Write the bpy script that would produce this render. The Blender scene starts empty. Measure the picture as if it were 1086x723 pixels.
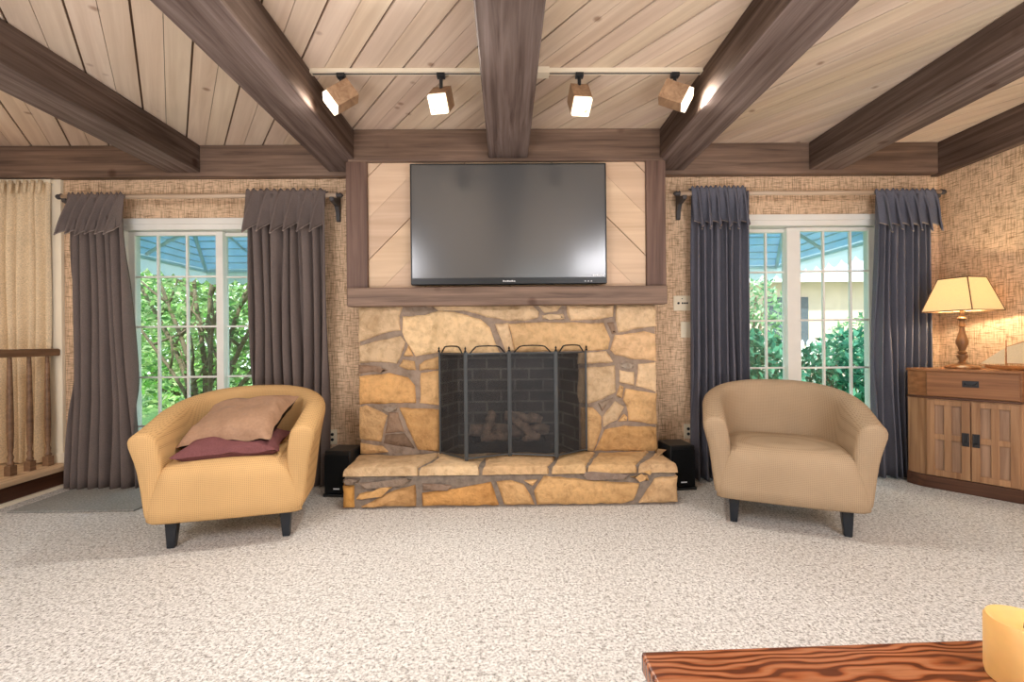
import bpy, bmesh, math, random
from mathutils import Matrix, Vector, noise
random.seed(7)
PI = math.pi
scene = bpy.context.scene
COL = scene.collection

# ------------------------------------------------------------------ camera
H = 1.066; F = 483.0
R = Matrix.Rotation(math.radians(-0.7), 3, 'Z') @ Matrix.Rotation(PI/2, 3, 'X') @ Matrix.Rotation(math.radians(-0.55), 3, 'Z')
cd = bpy.data.cameras.new('camera'); cam = bpy.data.objects.new('camera', cd); COL.objects.link(cam)
cd.sensor_width = 36; cd.lens = F/1086*36; cd.clip_start = .02
cam.matrix_world = Matrix.Translation((0, 0, H)) @ R.to_4x4()
scene.camera = cam

def ray(px, py): return R @ Vector(((px-543)/F, -(py-361.5)/F, -1))
def PY(px, py, Y):
    d = ray(px, py); t = Y/d.y; return Vector((d.x*t, Y, H+d.z*t))
def PZ(px, py, Z):
    d = ray(px, py); t = (Z-H)/d.z; return Vector((d.x*t, d.y*t, Z))

# ------------------------------------------------------------------ mesh builder
class MB:
    def __init__(s): s.v = []; s.f = []; s.c = []
    def add(s, vs, fs, col=(1, 1, 1)):
        b = len(s.v); s.v += [Vector(v) for v in vs]
        for f in fs: s.f.append(tuple(i+b for i in f)); s.c.append(col)
        return s
    def box(s, x0, x1, y0, y1, z0, z1, col=(1, 1, 1), M=None):
        vs = [Vector((x, y, z)) for z in (z0, z1) for y in (y0, y1) for x in (x0, x1)]
        if M is not None: vs = [M @ v for v in vs]
        return s.add(vs, [(0, 2, 3, 1), (4, 5, 7, 6), (0, 1, 5, 4), (2, 6, 7, 3), (0, 4, 6, 2), (1, 3, 7, 5)], col)
    def prism(s, poly, off, col=(1, 1, 1)):
        off = Vector(off); n = len(poly); p = [Vector(q) for q in poly]
        nrm = Vector((0, 0, 0))
        for i in range(n): nrm += (p[i]-p[0]).cross(p[(i+1) % n]-p[0])
        if nrm.dot(off) > 0: p.reverse()
        vs = p + [q+off for q in p]
        fs = [tuple(range(n)), tuple(range(2*n-1, n-1, -1))] + [(i, n+i, n+(i+1) % n, (i+1) % n) for i in range(n)]
        return s.add(vs, fs, col)
    def tube(s, path, r, n=8, col=(1, 1, 1), cap=True):
        path = [Vector(p) for p in path]; m = len(path)
        rs = r if isinstance(r, (list, tuple)) else [r]*m
        vs = []; up = Vector((0, 0, 1)); prev = None
        for i, p in enumerate(path):
            t = (path[min(i+1, m-1)]-path[max(i-1, 0)]).normalized()
            if prev is None:
                a = up if abs(t.dot(up)) < .95 else Vector((1, 0, 0))
                u = t.cross(a).normalized()
            else: u = (prev - t*prev.dot(t)).normalized()
            prev = u; w = t.cross(u)
            for k in range(n):
                a = 2*PI*k/n; vs.append(p + (u*math.cos(a)+w*math.sin(a))*rs[i])
        fs = [(i*n+k, i*n+(k+1) % n, (i+1)*n+(k+1) % n, (i+1)*n+k) for i in range(m-1) for k in range(n)]
        if cap: fs += [tuple(range(n-1, -1, -1)), tuple(range((m-1)*n, m*n))]
        return s.add(vs, fs, col)
    def lathe(s, prof, c=(0, 0, 0), n=20, col=(1, 1, 1), M=None):
        c = Vector(c); vs = []
        for r, z in prof:
            for k in range(n):
                a = 2*PI*k/n; v = Vector((r*math.cos(a), r*math.sin(a), z))
                if M is not None: v = M @ v
                vs.append(c+v)
        m = len(prof)
        fs = [(i*n+k, i*n+(k+1) % n, (i+1)*n+(k+1) % n, (i+1)*n+k) for i in range(m-1) for k in range(n)]
        fs += [tuple(range(n-1, -1, -1)), tuple(range((m-1)*n, m*n))]
        return s.add(vs, fs, col)
    def grid(s, fn, nu, nv, col=(1, 1, 1)):
        vs = [fn(i/nu, j/nv) for j in range(nv+1) for i in range(nu+1)]; w = nu+1
        return s.add(vs, [(j*w+i, j*w+i+1, (j+1)*w+i+1, (j+1)*w+i) for j in range(nv) for i in range(nu)], col)
    def build(s, name, m, parent=None, smooth=False, bevel=0, subsurf=0, local=False, solid=0, angle=None):
        me = bpy.data.meshes.new(name)
        off = Vector((0, 0, 0))
        if parent is not None and not local:
            p = parent
            while p is not None: off = off + p.location; p = p.parent
        me.from_pydata([tuple(v-off) for v in s.v], [], s.f)
        at = me.color_attributes.new('tint', 'FLOAT_COLOR', 'CORNER')
        k = 0
        for i, f in enumerate(s.f):
            for _ in f: at.data[k].color = (*s.c[i], 1); k += 1
        me.materials.append(m)
        if smooth: me.shade_smooth()
        if angle: 
            try: me.set_sharp_from_angle(angle=math.radians(angle))
            except Exception: pass
        o = bpy.data.objects.new(name, me); COL.objects.link(o)
        if parent is not None: o.parent = parent
        if bevel:
            b = o.modifiers.new('bevel', 'BEVEL'); b.width = bevel; b.segments = 2; b.limit_method = 'ANGLE'; b.angle_limit = math.radians(40)
        if solid:
            b = o.modifiers.new('solid', 'SOLIDIFY'); b.thickness = solid; b.offset = 0
        if subsurf:
            b = o.modifiers.new('sub', 'SUBSURF'); b.levels = subsurf; b.render_levels = subsurf
        return o

def tag(o, label=None, cat=None, group=None, kind=None):
    if label: o['label'] = label
    if cat: o['category'] = cat
    if group: o['group'] = group
    if kind: o['kind'] = kind
    return o
def thing(name, label, cat, loc=(0, 0, 0), rz=0, group=None):
    o = bpy.data.objects.new(name, None); COL.objects.link(o); o.empty_display_size = .1
    o.location = loc; o.rotation_euler.z = rz
    return tag(o, label, cat, group)
def copy_tree(o, parent=None):
    c = o.copy(); COL.objects.link(c)
    if parent is not None: c.parent = parent
    for ch in list(o.children): copy_tree(ch, c)
    return c
def struct(o): o['kind'] = 'structure'; return o

# ------------------------------------------------------------------ materials
def lin(c): return tuple(((x/255)/12.92 if x/255 <= .04045 else ((x/255+.055)/1.055)**2.4) for x in c)
class NT:
    def __init__(s, name):
        s.m = bpy.data.materials.new(name); s.m.use_nodes = True
        s.t = s.m.node_tree; s.n = s.t.nodes; s.b = s.n['Principled BSDF']; s.out = s.n['Material Output']
    def node(s, typ, **kw):
        n = s.n.new(typ)
        for k, v in kw.items():
            if k in n.inputs.keys() if isinstance(k, str) else False: n.inputs[k].default_value = v
            else: setattr(n, k, v)
        return n
    def link(s, a, b): s.t.links.new(a, b)
    def coord(s, scale=(1, 1, 1), rot=(0, 0, 0)):
        tc = s.node('ShaderNodeTexCoord'); mp = s.node('ShaderNodeMapping')
        mp.inputs['Scale'].default_value = scale; mp.inputs['Rotation'].default_value = rot
        s.link(tc.outputs['Object'], mp.inputs['Vector']); return mp.outputs['Vector']
    def noise(s, vec, scale=5, detail=4, rough=.55, dist=0):
        n = s.node('ShaderNodeTexNoise'); n.inputs['Scale'].default_value = scale; n.inputs['Detail'].default_value = detail
        n.inputs['Roughness'].default_value = rough; n.inputs['Distortion'].default_value = dist
        s.link(vec, n.inputs['Vector']); return n.outputs['Fac']
    def ramp(s, fac, stops):
        r = s.node('ShaderNodeValToRGB'); e = r.color_ramp.elements
        while len(e) < len(stops): e.new(.5)
        for i, (p, c) in enumerate(stops): e[i].position = p; e[i].color = (*c, 1)
        s.link(fac, r.inputs['Fac']); return r.outputs['Color']
    def mix(s, a, b, fac=1, mode='MULTIPLY'):
        n = s.node('ShaderNodeMix', data_type='RGBA', blend_type=mode)
        if isinstance(fac, (int, float)): n.inputs[0].default_value = fac
        else: s.link(fac, n.inputs[0])
        for sock, v in ((n.inputs[6], a), (n.inputs[7], b)):
            if isinstance(v, tuple): sock.default_value = (*v, 1)
            else: s.link(v, sock)
        return n.outputs[2]
    def tint(s): 
        a = s.node('ShaderNodeAttribute', attribute_name='tint'); return a.outputs['Color']
    def bump(s, h, strength=.3, dist=.01):
        b = s.node('ShaderNodeBump'); b.inputs['Strength'].default_value = strength; b.inputs['Distance'].default_value = dist
        s.link(h, b.inputs['Height']); s.link(b.outputs['Normal'], s.b.inputs['Normal'])
    def fin(s, col, rough=.6, metal=0, spec=.4):
        if isinstance(col, tuple): s.b.inputs['Base Color'].default_value = (*col, 1)
        else: s.link(col, s.b.inputs['Base Color'])
        s.b.inputs['Roughness'].default_value = rough; s.b.inputs['Metallic'].default_value = metal
        s.b.inputs['Specular IOR Level'].default_value = spec
        return s.m

def scl(c, k): return tuple(x*k for x in c)
def plain(name, rgb, rough=.5, metal=0, var=.15, scale=8, bump=0, spec=.4, tint=False):
    t = NT(name); v = t.coord(); c = lin(rgb)
    n = t.noise(v, scale)
    col = t.ramp(n, [(.3, scl(c, 1-var)), (.7, scl(c, 1+var))])
    if tint: col = t.mix(col, t.tint())
    if bump: t.bump(t.noise(v, scale*8, 3), bump, .004)
    return t.fin(col, rough, metal, spec)
def wood(name, dark, light, axis='X', scale=1.0, rough=.55, tint=False, bump=.15, grain=24, spec=.35, knots=0, mott=1.0):
    """grain runs along axis"""
    t = NT(name); st = {'X': (1, grain, grain), 'Y': (grain, 1, grain), 'Z': (grain, grain, 1)}[axis]
    v = t.coord(tuple(x*scale for x in st)); g = t.noise(v, 1.2, 6, .6, .6)
    v2 = t.coord(tuple((1 if x == 1 else 4)*scale for x in st)); g2 = t.noise(v2, 1.1, 3, .5, .3)
    col = t.ramp(g, [(.32, lin(dark)), (.68, lin(light))])
    col = t.mix(col, t.ramp(g2, [(.3, tuple(1-(1-q)*mott for q in (.72, .7, .68))), (.65, (1.06, 1.06, 1.06))]))
    if knots:
        vv = t.coord((5, 5, 5)); vo = t.node('ShaderNodeTexVoronoi'); vo.inputs['Scale'].default_value = knots
        t.link(vv, vo.inputs['Vector'])
        col = t.mix(col, t.ramp(vo.outputs['Distance'], [(.05, (.55, .45, .4)), (.13, (1, 1, 1))]))
    if tint: col = t.mix(col, t.tint())
    t.bump(g, bump, .004)
    return t.fin(col, rough, 0, spec)

# ---- walls: woven grasscloth
def grasscloth():
    t = NT('grasscloth'); tc = t.node('ShaderNodeTexCoord'); sx = t.node('ShaderNodeSeparateXYZ'); t.link(tc.outputs['Object'], sx.inputs[0])
    ad = t.node('ShaderNodeMath', operation='ADD'); t.link(sx.outputs[0], ad.inputs[0]); t.link(sx.outputs[1], ad.inputs[1])
    cb = t.node('ShaderNodeCombineXYZ'); t.link(ad.outputs[0], cb.inputs[0]); t.link(sx.outputs[2], cb.inputs[1])
    def st(x, y):
        mp = t.node('ShaderNodeMapping'); mp.inputs['Scale'].default_value = (x, y, 1); t.link(cb.outputs[0], mp.inputs['Vector']); return mp.outputs['Vector']
    nv = t.noise(st(120, 9), 1, 3, .6); nh = t.noise(st(13, 120), 1, 3, .6); nb = t.noise(st(3, 3), 1, 3)
    base = lin((233, 203, 170)); 
    cv = t.ramp(nv, [(.33, (.56, .50, .44)), (.52, (1, 1, 1)), (.75, (1.1, 1.1, 1.1))])
    ch = t.ramp(nh, [(.33, (.50, .43, .37)), (.50, (1, 1, 1)), (.75, (1.08, 1.08, 1.08))])
    c = t.mix(t.mix(cv, ch), base)
    c = t.mix(c, t.ramp(nb, [(.3, (.9, .88, .86)), (.7, (1.05, 1.05, 1.05))]))
    m = t.node('ShaderNodeMath', operation='ADD'); t.link(nv, m.inputs[0]); t.link(nh, m.inputs[1])
    t.bump(m.outputs[0], .35, .004)
    return t.fin(c, .85, 0, .15)
def carpet_mat():
    t = NT('carpet_pile'); v = t.coord()
    n1 = t.noise(v, 95, 3, .7); n2 = t.noise(v, 38, 3, .75); n3 = t.noise(v, 1.6, 2)
    c = t.ramp(n1, [(.32, lin((122, 118, 112))), (.46, lin((202, 199, 194))), (.6, lin((234, 231, 227)))])
    c = t.mix(c, t.ramp(n2, [(.34, (.62, .60, .58)), (.5, (1, 1, 1))]))
    c = t.mix(c, t.ramp(n3, [(.3, (.95, .94, .93)), (.7, (1.02, 1.02, 1.02))]))
    t.bump(n2, .8, .012)
    return t.fin(c, .95, 0, .05)
def stone_mat():
    t = NT('sandstone'); v = t.coord(); n1 = t.noise(v, 5, 6, .65, .4); n2 = t.noise(v, 22, 5, .6)
    c = t.ramp(n1, [(.25, (.62, .55, .46)), (.5, (1, .98, .95)), (.72, (1.12, 1.08, 1.0))])
    c = t.mix(c, t.tint())
    c = t.mix(c, t.ramp(n2, [(.28, (.78, .74, .7)), (.55, (1.03, 1.03, 1.03))]))
    a = t.node('ShaderNodeMath', operation='MULTIPLY_ADD'); a.inputs[1].default_value = 3; t.link(n1, a.inputs[0]); t.link(n2, a.inputs[2])
    t.bump(a.outputs[0], .8, .016)
    return t.fin(c, .8, 0, .2)
def ribbed(name, rgb, pitch=.009):
    t = NT(name); v = t.coord()
    w = t.node('ShaderNodeTexWave', wave_type='BANDS', bands_direction='X'); w.inputs['Scale'].default_value = 1/pitch/6.28*2*PI/PI
    t.link(v, w.inputs['Vector'])
    w2 = t.node('ShaderNodeTexWave', wave_type='BANDS', bands_direction='Z'); w2.inputs['Scale'].default_value = 1/pitch/6.28*2*PI/PI
    t.link(v, w2.inputs['Vector'])
    n = t.noise(v, 3, 3); c = lin(rgb)
    col = t.ramp(n, [(.3, scl(c, .93)), (.7, scl(c, 1.06))])
    m = t.node('ShaderNodeMath', operation='ADD'); t.link(w.outputs['Fac'], m.inputs[0]); t.link(w2.outputs['Fac'], m.inputs[1])
    col = t.mix(col, t.ramp(m.outputs[0], [(.1, (.74, .71, .67)), (.7, (1.05, 1.06, 1.06))]))
    fn_ = t.noise(t.coord((14, 14, 2.2)), 1, 3, .5, .4)
    ad = t.node('ShaderNodeMath', operation='MULTIPLY_ADD'); ad.inputs[1].default_value = 6; t.link(fn_, ad.inputs[0]); t.link(m.outputs[0], ad.inputs[2])
    t.bump(ad.outputs[0], .3, .0025)
    return t.fin(col, .85, 0, .15)
def cloth(name, rgb, weave=300, var=.12, bump=.25, tint=False, rough=.9, folds=0):
    t = NT(name); v = t.coord(); c = lin(rgb); n = t.noise(v, weave, 2, .6); n2 = t.noise(v, 4, 3)
    col = t.mix(t.ramp(n, [(.3, scl(c, 1-var*1.6)), (.7, scl(c, 1+var))]), t.ramp(n2, [(.3, (.93, .93, .93)), (.7, (1.05, 1.05, 1.05))]))
    if tint: col = t.mix(col, t.tint())
    if folds: t.bump(t.noise(v, folds, 3, .5, .5), .6, .02)
    else: t.bump(n, bump, .002)
    return t.fin(col, rough, 0, .15)
def glass_mat():
    t = NT('window_glass'); tr = t.node('ShaderNodeBsdfTransparent'); gl = t.node('ShaderNodeBsdfGlossy'); gl.inputs['Roughness'].default_value = .02
    tr.inputs['Color'].default_value = (.93, .97, .97, 1)
    mx = t.node('ShaderNodeMixShader'); mx.inputs[0].default_value = .05
    t.link(tr.outputs[0], mx.inputs[1]); t.link(gl.outputs[0], mx.inputs[2]); t.link(mx.outputs[0], t.out.inputs['Surface']); return t.m
def mesh_mat():
    t = NT('screen_mesh'); tr = t.node('ShaderNodeBsdfTransparent'); t.b.inputs['Base Color'].default_value = (.035, .037, .04, 1); t.b.inputs['Roughness'].default_value = .6
    mx = t.node('ShaderNodeMixShader'); mx.inputs[0].default_value = .38
    v = t.coord(); n = t.noise(v, 260, 1)
    t.link(t.ramp(n, [(.35, (.24, .24, .24)), (.65, (.46, .46, .46))]), mx.inputs[0])
    t.link(tr.outputs[0], mx.inputs[1]); t.link(t.b.outputs[0], mx.inputs[2]); t.link(mx.outputs[0], t.out.inputs['Surface']); return t.m
def emit(name, rgb, strength):
    t = NT(name); t.b.inputs['Base Color'].default_value = (*lin(rgb), 1); t.b.inputs['Emission Color'].default_value = (*lin(rgb), 1); t.b.inputs['Emission Strength'].default_value = strength
    return t.m
def shade_mat():
    t = NT('lamp_shade_fabric'); v = t.coord(); n = t.noise(v, 200, 2); c = lin((250, 232, 196))
    col = t.ramp(n, [(.3, scl(c, .95)), (.7, scl(c, 1.03))]); 
    tl = t.node('ShaderNodeBsdfTranslucent'); t.link(col, tl.inputs['Color']); t.fin(col, .9)
    mx = t.node('ShaderNodeMixShader'); mx.inputs[0].default_value = .35
    t.link(t.b.outputs[0], mx.inputs[1]); t.link(tl.outputs[0], mx.inputs[2]); t.link(mx.outputs[0], t.out.inputs['Surface']); return t.m
def awn_mat(name, rgb):
    t = NT(name); v = t.coord(); c = lin(rgb); col = t.ramp(t.noise(v, 6, 3), [(.3, scl(c, .94)), (.7, scl(c, 1.04))]); tl = t.node('ShaderNodeBsdfTranslucent'); t.link(col, tl.inputs['Color']); t.fin(col, .5)
    mx = t.node('ShaderNodeMixShader'); mx.inputs[0].default_value = .5
    t.link(t.b.outputs[0], mx.inputs[1]); t.link(tl.outputs[0], mx.inputs[2]); t.link(mx.outputs[0], t.out.inputs['Surface']); return t.m
def leaf_mat(name):
    t = NT(name); tl = t.node('ShaderNodeBsdfTranslucent'); c = t.tint(); t.link(c, tl.inputs['Color']); t.fin(c, .5, 0, .3)
    mx = t.node('ShaderNodeMixShader'); mx.inputs[0].default_value = .4
    t.link(t.b.outputs[0], mx.inputs[1]); t.link(tl.outputs[0], mx.inputs[2]); t.link(mx.outputs[0], t.out.inputs['Surface']); return t.m
def brick_mat():
    t = NT('firebrick'); tc = t.node('ShaderNodeTexCoord'); sx = t.node('ShaderNodeSeparateXYZ'); t.link(tc.outputs['Object'], sx.inputs[0])
    ad = t.node('ShaderNodeMath', operation='ADD'); t.link(sx.outputs[0], ad.inputs[0]); t.link(sx.outputs[1], ad.inputs[1])
    cb = t.node('ShaderNodeCombineXYZ'); t.link(ad.outputs[0], cb.inputs[0]); t.link(sx.outputs[2], cb.inputs[1])
    b = t.node('ShaderNodeTexBrick'); b.inputs['Scale'].default_value = 1; b.inputs['Brick Width'].default_value = .22; b.inputs['Row Height'].default_value = .085; b.inputs['Mortar Size'].default_value = .008
    b.inputs['Color1'].default_value = (*lin((70, 68, 66)), 1); b.inputs['Color2'].default_value = (*lin((95, 90, 86)), 1); b.inputs['Mortar'].default_value = (*lin((135, 130, 122)), 1)
    t.link(cb.outputs[0], b.inputs['Vector']); n = t.noise(t.coord(), 4, 4)
    t.bump(b.outputs['Fac'], -.5, .01)
    return t.fin(t.mix(b.outputs['Color'], t.ramp(n, [(.35, (.45, .45, .45)), (.65, (1.2, 1.2, 1.2))])), .9)
def oak_table():
    t = NT('red_oak'); v = t.coord((1, 3.2, 1))
    w = t.node('ShaderNodeTexWave', wave_type='BANDS', bands_direction='Y', wave_profile='SIN'); w.inputs['Scale'].default_value = 5.0; w.inputs['Distortion'].default_value = 16; w.inputs['Detail'].default_value = 1.5; w.inputs['Detail Scale'].default_value = 1.1
    t.link(v, w.inputs['Vector'])
    n = t.noise(t.coord((10, 140, 10)), 1, 4, .6)
    col = t.ramp(w.outputs['Fac'], [(.12, lin((88, 44, 24))), (.4, lin((142, 76, 40))), (.9, lin((158, 100, 64)))])
    col = t.mix(col, t.ramp(n, [(.3, (.76, .72, .68)), (.55, (1.05, 1.05, 1.05))]))
    return t.fin(col, .25, 0, .5)
def wax_mat():
    t = NT('candle_wax'); v = t.coord(); n = t.noise(v, 14, 3); c = lin((230, 182, 112))
    t.b.inputs['Subsurface Weight'].default_value = .3; t.b.inputs['Subsurface Radius'].default_value = (.03, .015, .006)
    return t.fin(t.ramp(n, [(.3, scl(c, .9)), (.7, scl(c, 1.08))]), .45)

MT = dict(
 wall=grasscloth(), carpet=carpet_mat(), stone=stone_mat(),
 mortar=plain('mortar', (140, 127, 114), .9, var=.25, scale=30, bump=.6),
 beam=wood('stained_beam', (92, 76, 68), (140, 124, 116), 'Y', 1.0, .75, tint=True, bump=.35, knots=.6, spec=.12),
 header=wood('stained_header', (98, 79, 67), (150, 124, 106), 'X', 1.0, .55, bump=.3, knots=.6),
 post=wood('stained_post', (96, 72, 62), (136, 108, 94), 'Z', 1.0, .5, bump=.2),
 ceil=wood('whitewashed_board', (214, 191, 168), (236, 217, 196), 'Y', .6, .6, tint=True, bump=.06, knots=1.0, mott=.45),
 panel=wood('pine_panel_board', (216, 184, 152), (234, 206, 176), 'X', .6, .5, tint=True, bump=.04, mott=.4),
 white=plain('white_vinyl', (238, 236, 228), .35, var=.03), cream=plain('cream_paint', (240, 228, 204), .5, var=.03),
 glass=glass_mat(), tv=None, black=plain('black_plastic', (34, 37, 39), .35, var=.1), blackm=plain('black_metal', (30, 31, 34), .4, .6, var=.1), screenm=plain('pewter_metal', (86, 90, 92), .4, .5, var=.1),
 legm=plain('black_lacquer', (34, 39, 46), .25, var=.1),
 chairA=ribbed('warm_lit_rib_cover', (206, 167, 116)), chairB=ribbed('shaded_rib_cover', (174, 150, 122)),  # same fabric twice: warm light left, backlit shade right, put into colour
 pillow=cloth('brown_satin', (166, 132, 106), 60, .06, folds=9, tint=True, rough=.6), maroon=cloth('maroon_cloth', (120, 76, 76), 160, .1, tint=True, folds=10),
 curtA=cloth('charcoal_linen', (116, 104, 99), 220), curtB=cloth('window_lit_linen', (106, 106, 116), 220), piping=cloth('curtain_piping', (158, 144, 136), 200), beige=cloth('beige_drape', (226, 204, 170), 120, .14),  # right curtains: bluish window light put into the linen's colour
 rod=wood('pale_rod', (190, 160, 132), (226, 204, 180), 'X', 1, .4), bracket=plain('dark_bracket', (70, 66, 66), .5),
 cab=wood('cabinet_walnut', (122, 78, 46), (168, 116, 74), 'X', 1, .4, spec=.4), cabv=wood('cabinet_walnut_upright', (142, 102, 70), (186, 144, 106), 'Z', 1, .4), cabp=wood('cabinet_panel', (140, 108, 84), (176, 142, 114), 'Z', 1, .45), base=wood('cabinet_plinth', (72, 46, 34), (112, 76, 56), 'X', 1, .4),
 rail=wood('rail_wood', (112, 84, 62), (150, 116, 88), 'Y', 1, .4), step=wood('step_top', (190, 158, 124), (226, 196, 160), 'Y', 1, .5), riser=wood('step_riser', (56, 32, 22), (92, 58, 40), 'Y', 1, .35),
 mat=cloth('door_mat', (150, 149, 144), 90, .2, bump=.6), mesh=mesh_mat(), brick=brick_mat(),
 log=plain('ceramic_log', (160, 138, 120), .9, var=.45, scale=18, bump=.8), ember=plain('ember_bed', (60, 56, 52), .95, var=.6, scale=60, bump=1),
 plate=plain('ivory_plate', (240, 226, 198), .4, var=.03), oak=oak_table(), wax=wax_mat(), shade=shade_mat(), trim=plain('shade_trim', (112, 84, 54), .8),
 lampw=wood('lamp_wood', (110, 74, 46), (160, 116, 76), 'Z', 1, .35), hull=wood('boat_hull', (150, 92, 48), (196, 132, 76), 'X', 1, .35), sail=cloth('sail_cloth', (226, 204, 164), 200, .05),
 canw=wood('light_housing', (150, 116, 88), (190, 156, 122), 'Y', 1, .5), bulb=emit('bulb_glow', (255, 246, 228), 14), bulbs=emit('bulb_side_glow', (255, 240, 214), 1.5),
 awn=awn_mat('awning_metal', (186, 214, 228)), awnt=awn_mat('awning_edge', (222, 236, 240)),
 leaf=leaf_mat('leaf'), bark=plain('bark', (126, 114, 92), .9, var=.3, scale=20, bump=.6), grass=plain('lawn', (120, 150, 84), .95, var=.4, scale=30, bump=.8),
 stucco=plain('pale_stucco', (232, 206, 186), .9, var=.06, scale=3), roof=plain('roof_shingle', (196, 196, 200), .9, var=.15, scale=12), fence=plain('white_picket', (244, 244, 240), .6, var=.03), dkwin=plain('dark_pane', (90, 100, 108), .2), plasterb=plain('rear_paint', (226, 214, 196), .8, var=.04),
 logo=emit('silver_logo', (190, 190, 190), .3), brass=plain('dark_bronze', (58, 58, 60), .4, .7),
)
def tv_mat():
    t = NT('tv_glass'); t.b.inputs['Coat Weight'].default_value = .3; t.b.inputs['Coat Roughness'].default_value = .12
    return t.fin(lin((84, 85, 85)), .2, 0, .9)  # screen grey includes flare haze put into the base colour
MT['tv'] = tv_mat()

# ------------------------------------------------------------------ constants of the room
YW = 3.578; YB = 3.29; XR = 3.44; XL = -5.6; YF = -2.4; ZC = 2.586; ZB = 2.372; BX0, BX1 = -1.135, 1.155
# floor
o = MB().box(XL, XR+.1, YF, YW+.15, -.06, 0).build('floor', MT['carpet']); struct(o)
# back wall with two door openings
def xz(px, py, Y=3.63): p = PY(px, py, Y); return p.x, p.z
D1x0, D1zt = xz(131, 228); D1x1 = D1x0+1.52
D2x1, D2zt = xz(932, 226); D2x0 = D2x1-1.42
D2zt = D1zt = 2.03
w = MB()
for a, b, z0, z1 in ((XL, D1x0, 0, ZC), (D1x0, D1x1, D1zt, ZC), (D1x1, D2x0, 0, ZC), (D2x0, D2x1, D2zt, ZC), (D2x1, XR+.1, 0, ZC)):
    w.box(a, b, YW, YW+.15, z0, z1)
struct(w.build('wall_back', MT['wall']))
struct(MB().box(XR, XR+.1, YF, YW, 0, ZC).build('wall_right', MT['wall']))
struct(MB().box(XL-.1, XL, YF, YW+.15, 0, ZC).build('wall_left', MT['plasterb']))
rw = MB()
for a, b, z0, z1 in ((XL-.1, .2, 0, ZC+.1), (.2, 1.3, 0, .9), (.2, 1.3, 2.5, ZC+.1), (1.3, XR+.1, 0, ZC+.1)): rw.box(a, b, YF-.1, YF, z0, z1)  # unseen opening, shaped for its bright reflection in the television
struct(rw.build('wall_rear', MT['plasterb']))

# ceiling boards, diagonal
def clip_poly(poly, x0, x1, y0, y1):
    def cl(P, inside, inter):
        out = []
        for i in range(len(P)):
            a, b = P[i-1], P[i]
            if inside(b):
                if not inside(a): out.append(inter(a, b))
                out.append(b)
            elif inside(a): out.append(inter(a, b))
        return out
    def ix(v): return lambda a, b: (v, a[1]+(b[1]-a[1])*(v-a[0])/(b[0]-a[0]))
    def iy(v): return lambda a, b: (a[0]+(b[0]-a[0])*(v-a[1])/(b[1]-a[1]), v)
    for ins, it in ((lambda p: p[0] >= x0, ix(x0)), (lambda p: p[0] <= x1, ix(x1)), (lambda p: p[1] >= y0, iy(y0)), (lambda p: p[1] <= y1, iy(y1))):
        if poly: poly = cl(poly, ins, it)
    return poly
def boards(mb, dirn, pitch, gap, origin, n0, n1, rect, to3, off, tints, clipfn=None):
    d = Vector(dirn).normalized(); nn = Vector((d.y, -d.x)); o0 = Vector(origin)
    for k in range(n0, n1):
        ga, gb_ = (gap*.75, gap*.2) if k % 2 else (gap*.2, gap*.75)
        a = o0+nn*(k*pitch+ga); b = o0+nn*((k+1)*pitch-gb_)
        P = [tuple(a-d*12), tuple(a+d*12), tuple(b+d*12), tuple(b-d*12)]
        P = clip_poly(P, *rect)
        if len(P) >= 3: mb.prism([to3(*p) for p in P], off, tints(k))
cb = MB()
rnd = random.Random(3)
def ct(k):
    v = rnd.uniform(.93, 1.04); return (v, v*rnd.uniform(.97, 1.0), v*rnd.uniform(.93, 1.0))
ang = math.radians(-36)
boards(cb, (math.sin(ang), math.cos(ang)),   .118, .007, (-1.594, 2.154), -60, 70, (XL, XR, YF, YW), lambda x, y: Vector((x, y, ZC)), (0, 0, .02), ct)
cb.box(XL, XR+.1, YF, YW+.15, ZC+.012, ZC+.08, (.18, .13, .1))
cl = cb.build('ceiling', MT['ceil']); struct(cl)
# rotate the grain to the board direction through a mapping rotation
for n in MT['ceil'].node_tree.nodes:
    if n.type == 'MAPPING':
        # stretch after rotating: use a vector-rotate before the mapping
        t = MT['ceil'].node_tree; src = n.inputs['Vector'].links[0].from_socket
        vr = t.nodes.new('ShaderNodeVectorRotate'); vr.rotation_type = 'Z_AXIS'; vr.inputs['Angle'].default_value = ang
        t.links.new(src, vr.inputs['Vector']); t.links.new(vr.outputs[0], n.inputs['Vector'])

# headers / trims
n = 0
def trim(mb, m, bevel=.004):
    global n; n += 1
    return struct(mb.build('trim_%d' % n, m, bevel=bevel))
HB = 2.345
trim(MB().box(XL, BX0, YW-.07, YW-.001, HB, ZC-.001), MT['header'])
trim(MB().box(BX1, XR-.062, YW-.07, YW-.001, HB, ZC-.001), MT['header'])
trim(MB().box(XR-.06, XR-.001, YF, YW-.001, HB-.01, ZC-.001, (.75, .7, .66)), MT['beam'])
# chimney breast behind the panelling
trim(MB().box(BX0+.1, BX1-.1, YB+.035, YW-.001, 1.45, ZC-.002), MT['mortar'], 0)
trim(MB().box(BX0+.015, BX1-.015, YB-.03, YB+.06, HB+.01, ZC-.002), MT['header'])
pz0 = 1.45
trim(MB().box(BX0, BX0+.15, YB-.03, YW-.001, pz0, HB+.01), MT['post'])
trim(MB().box(BX1-.14, BX1, YB-.03, YW-.001, pz0, HB+.01), MT['post'])
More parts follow.
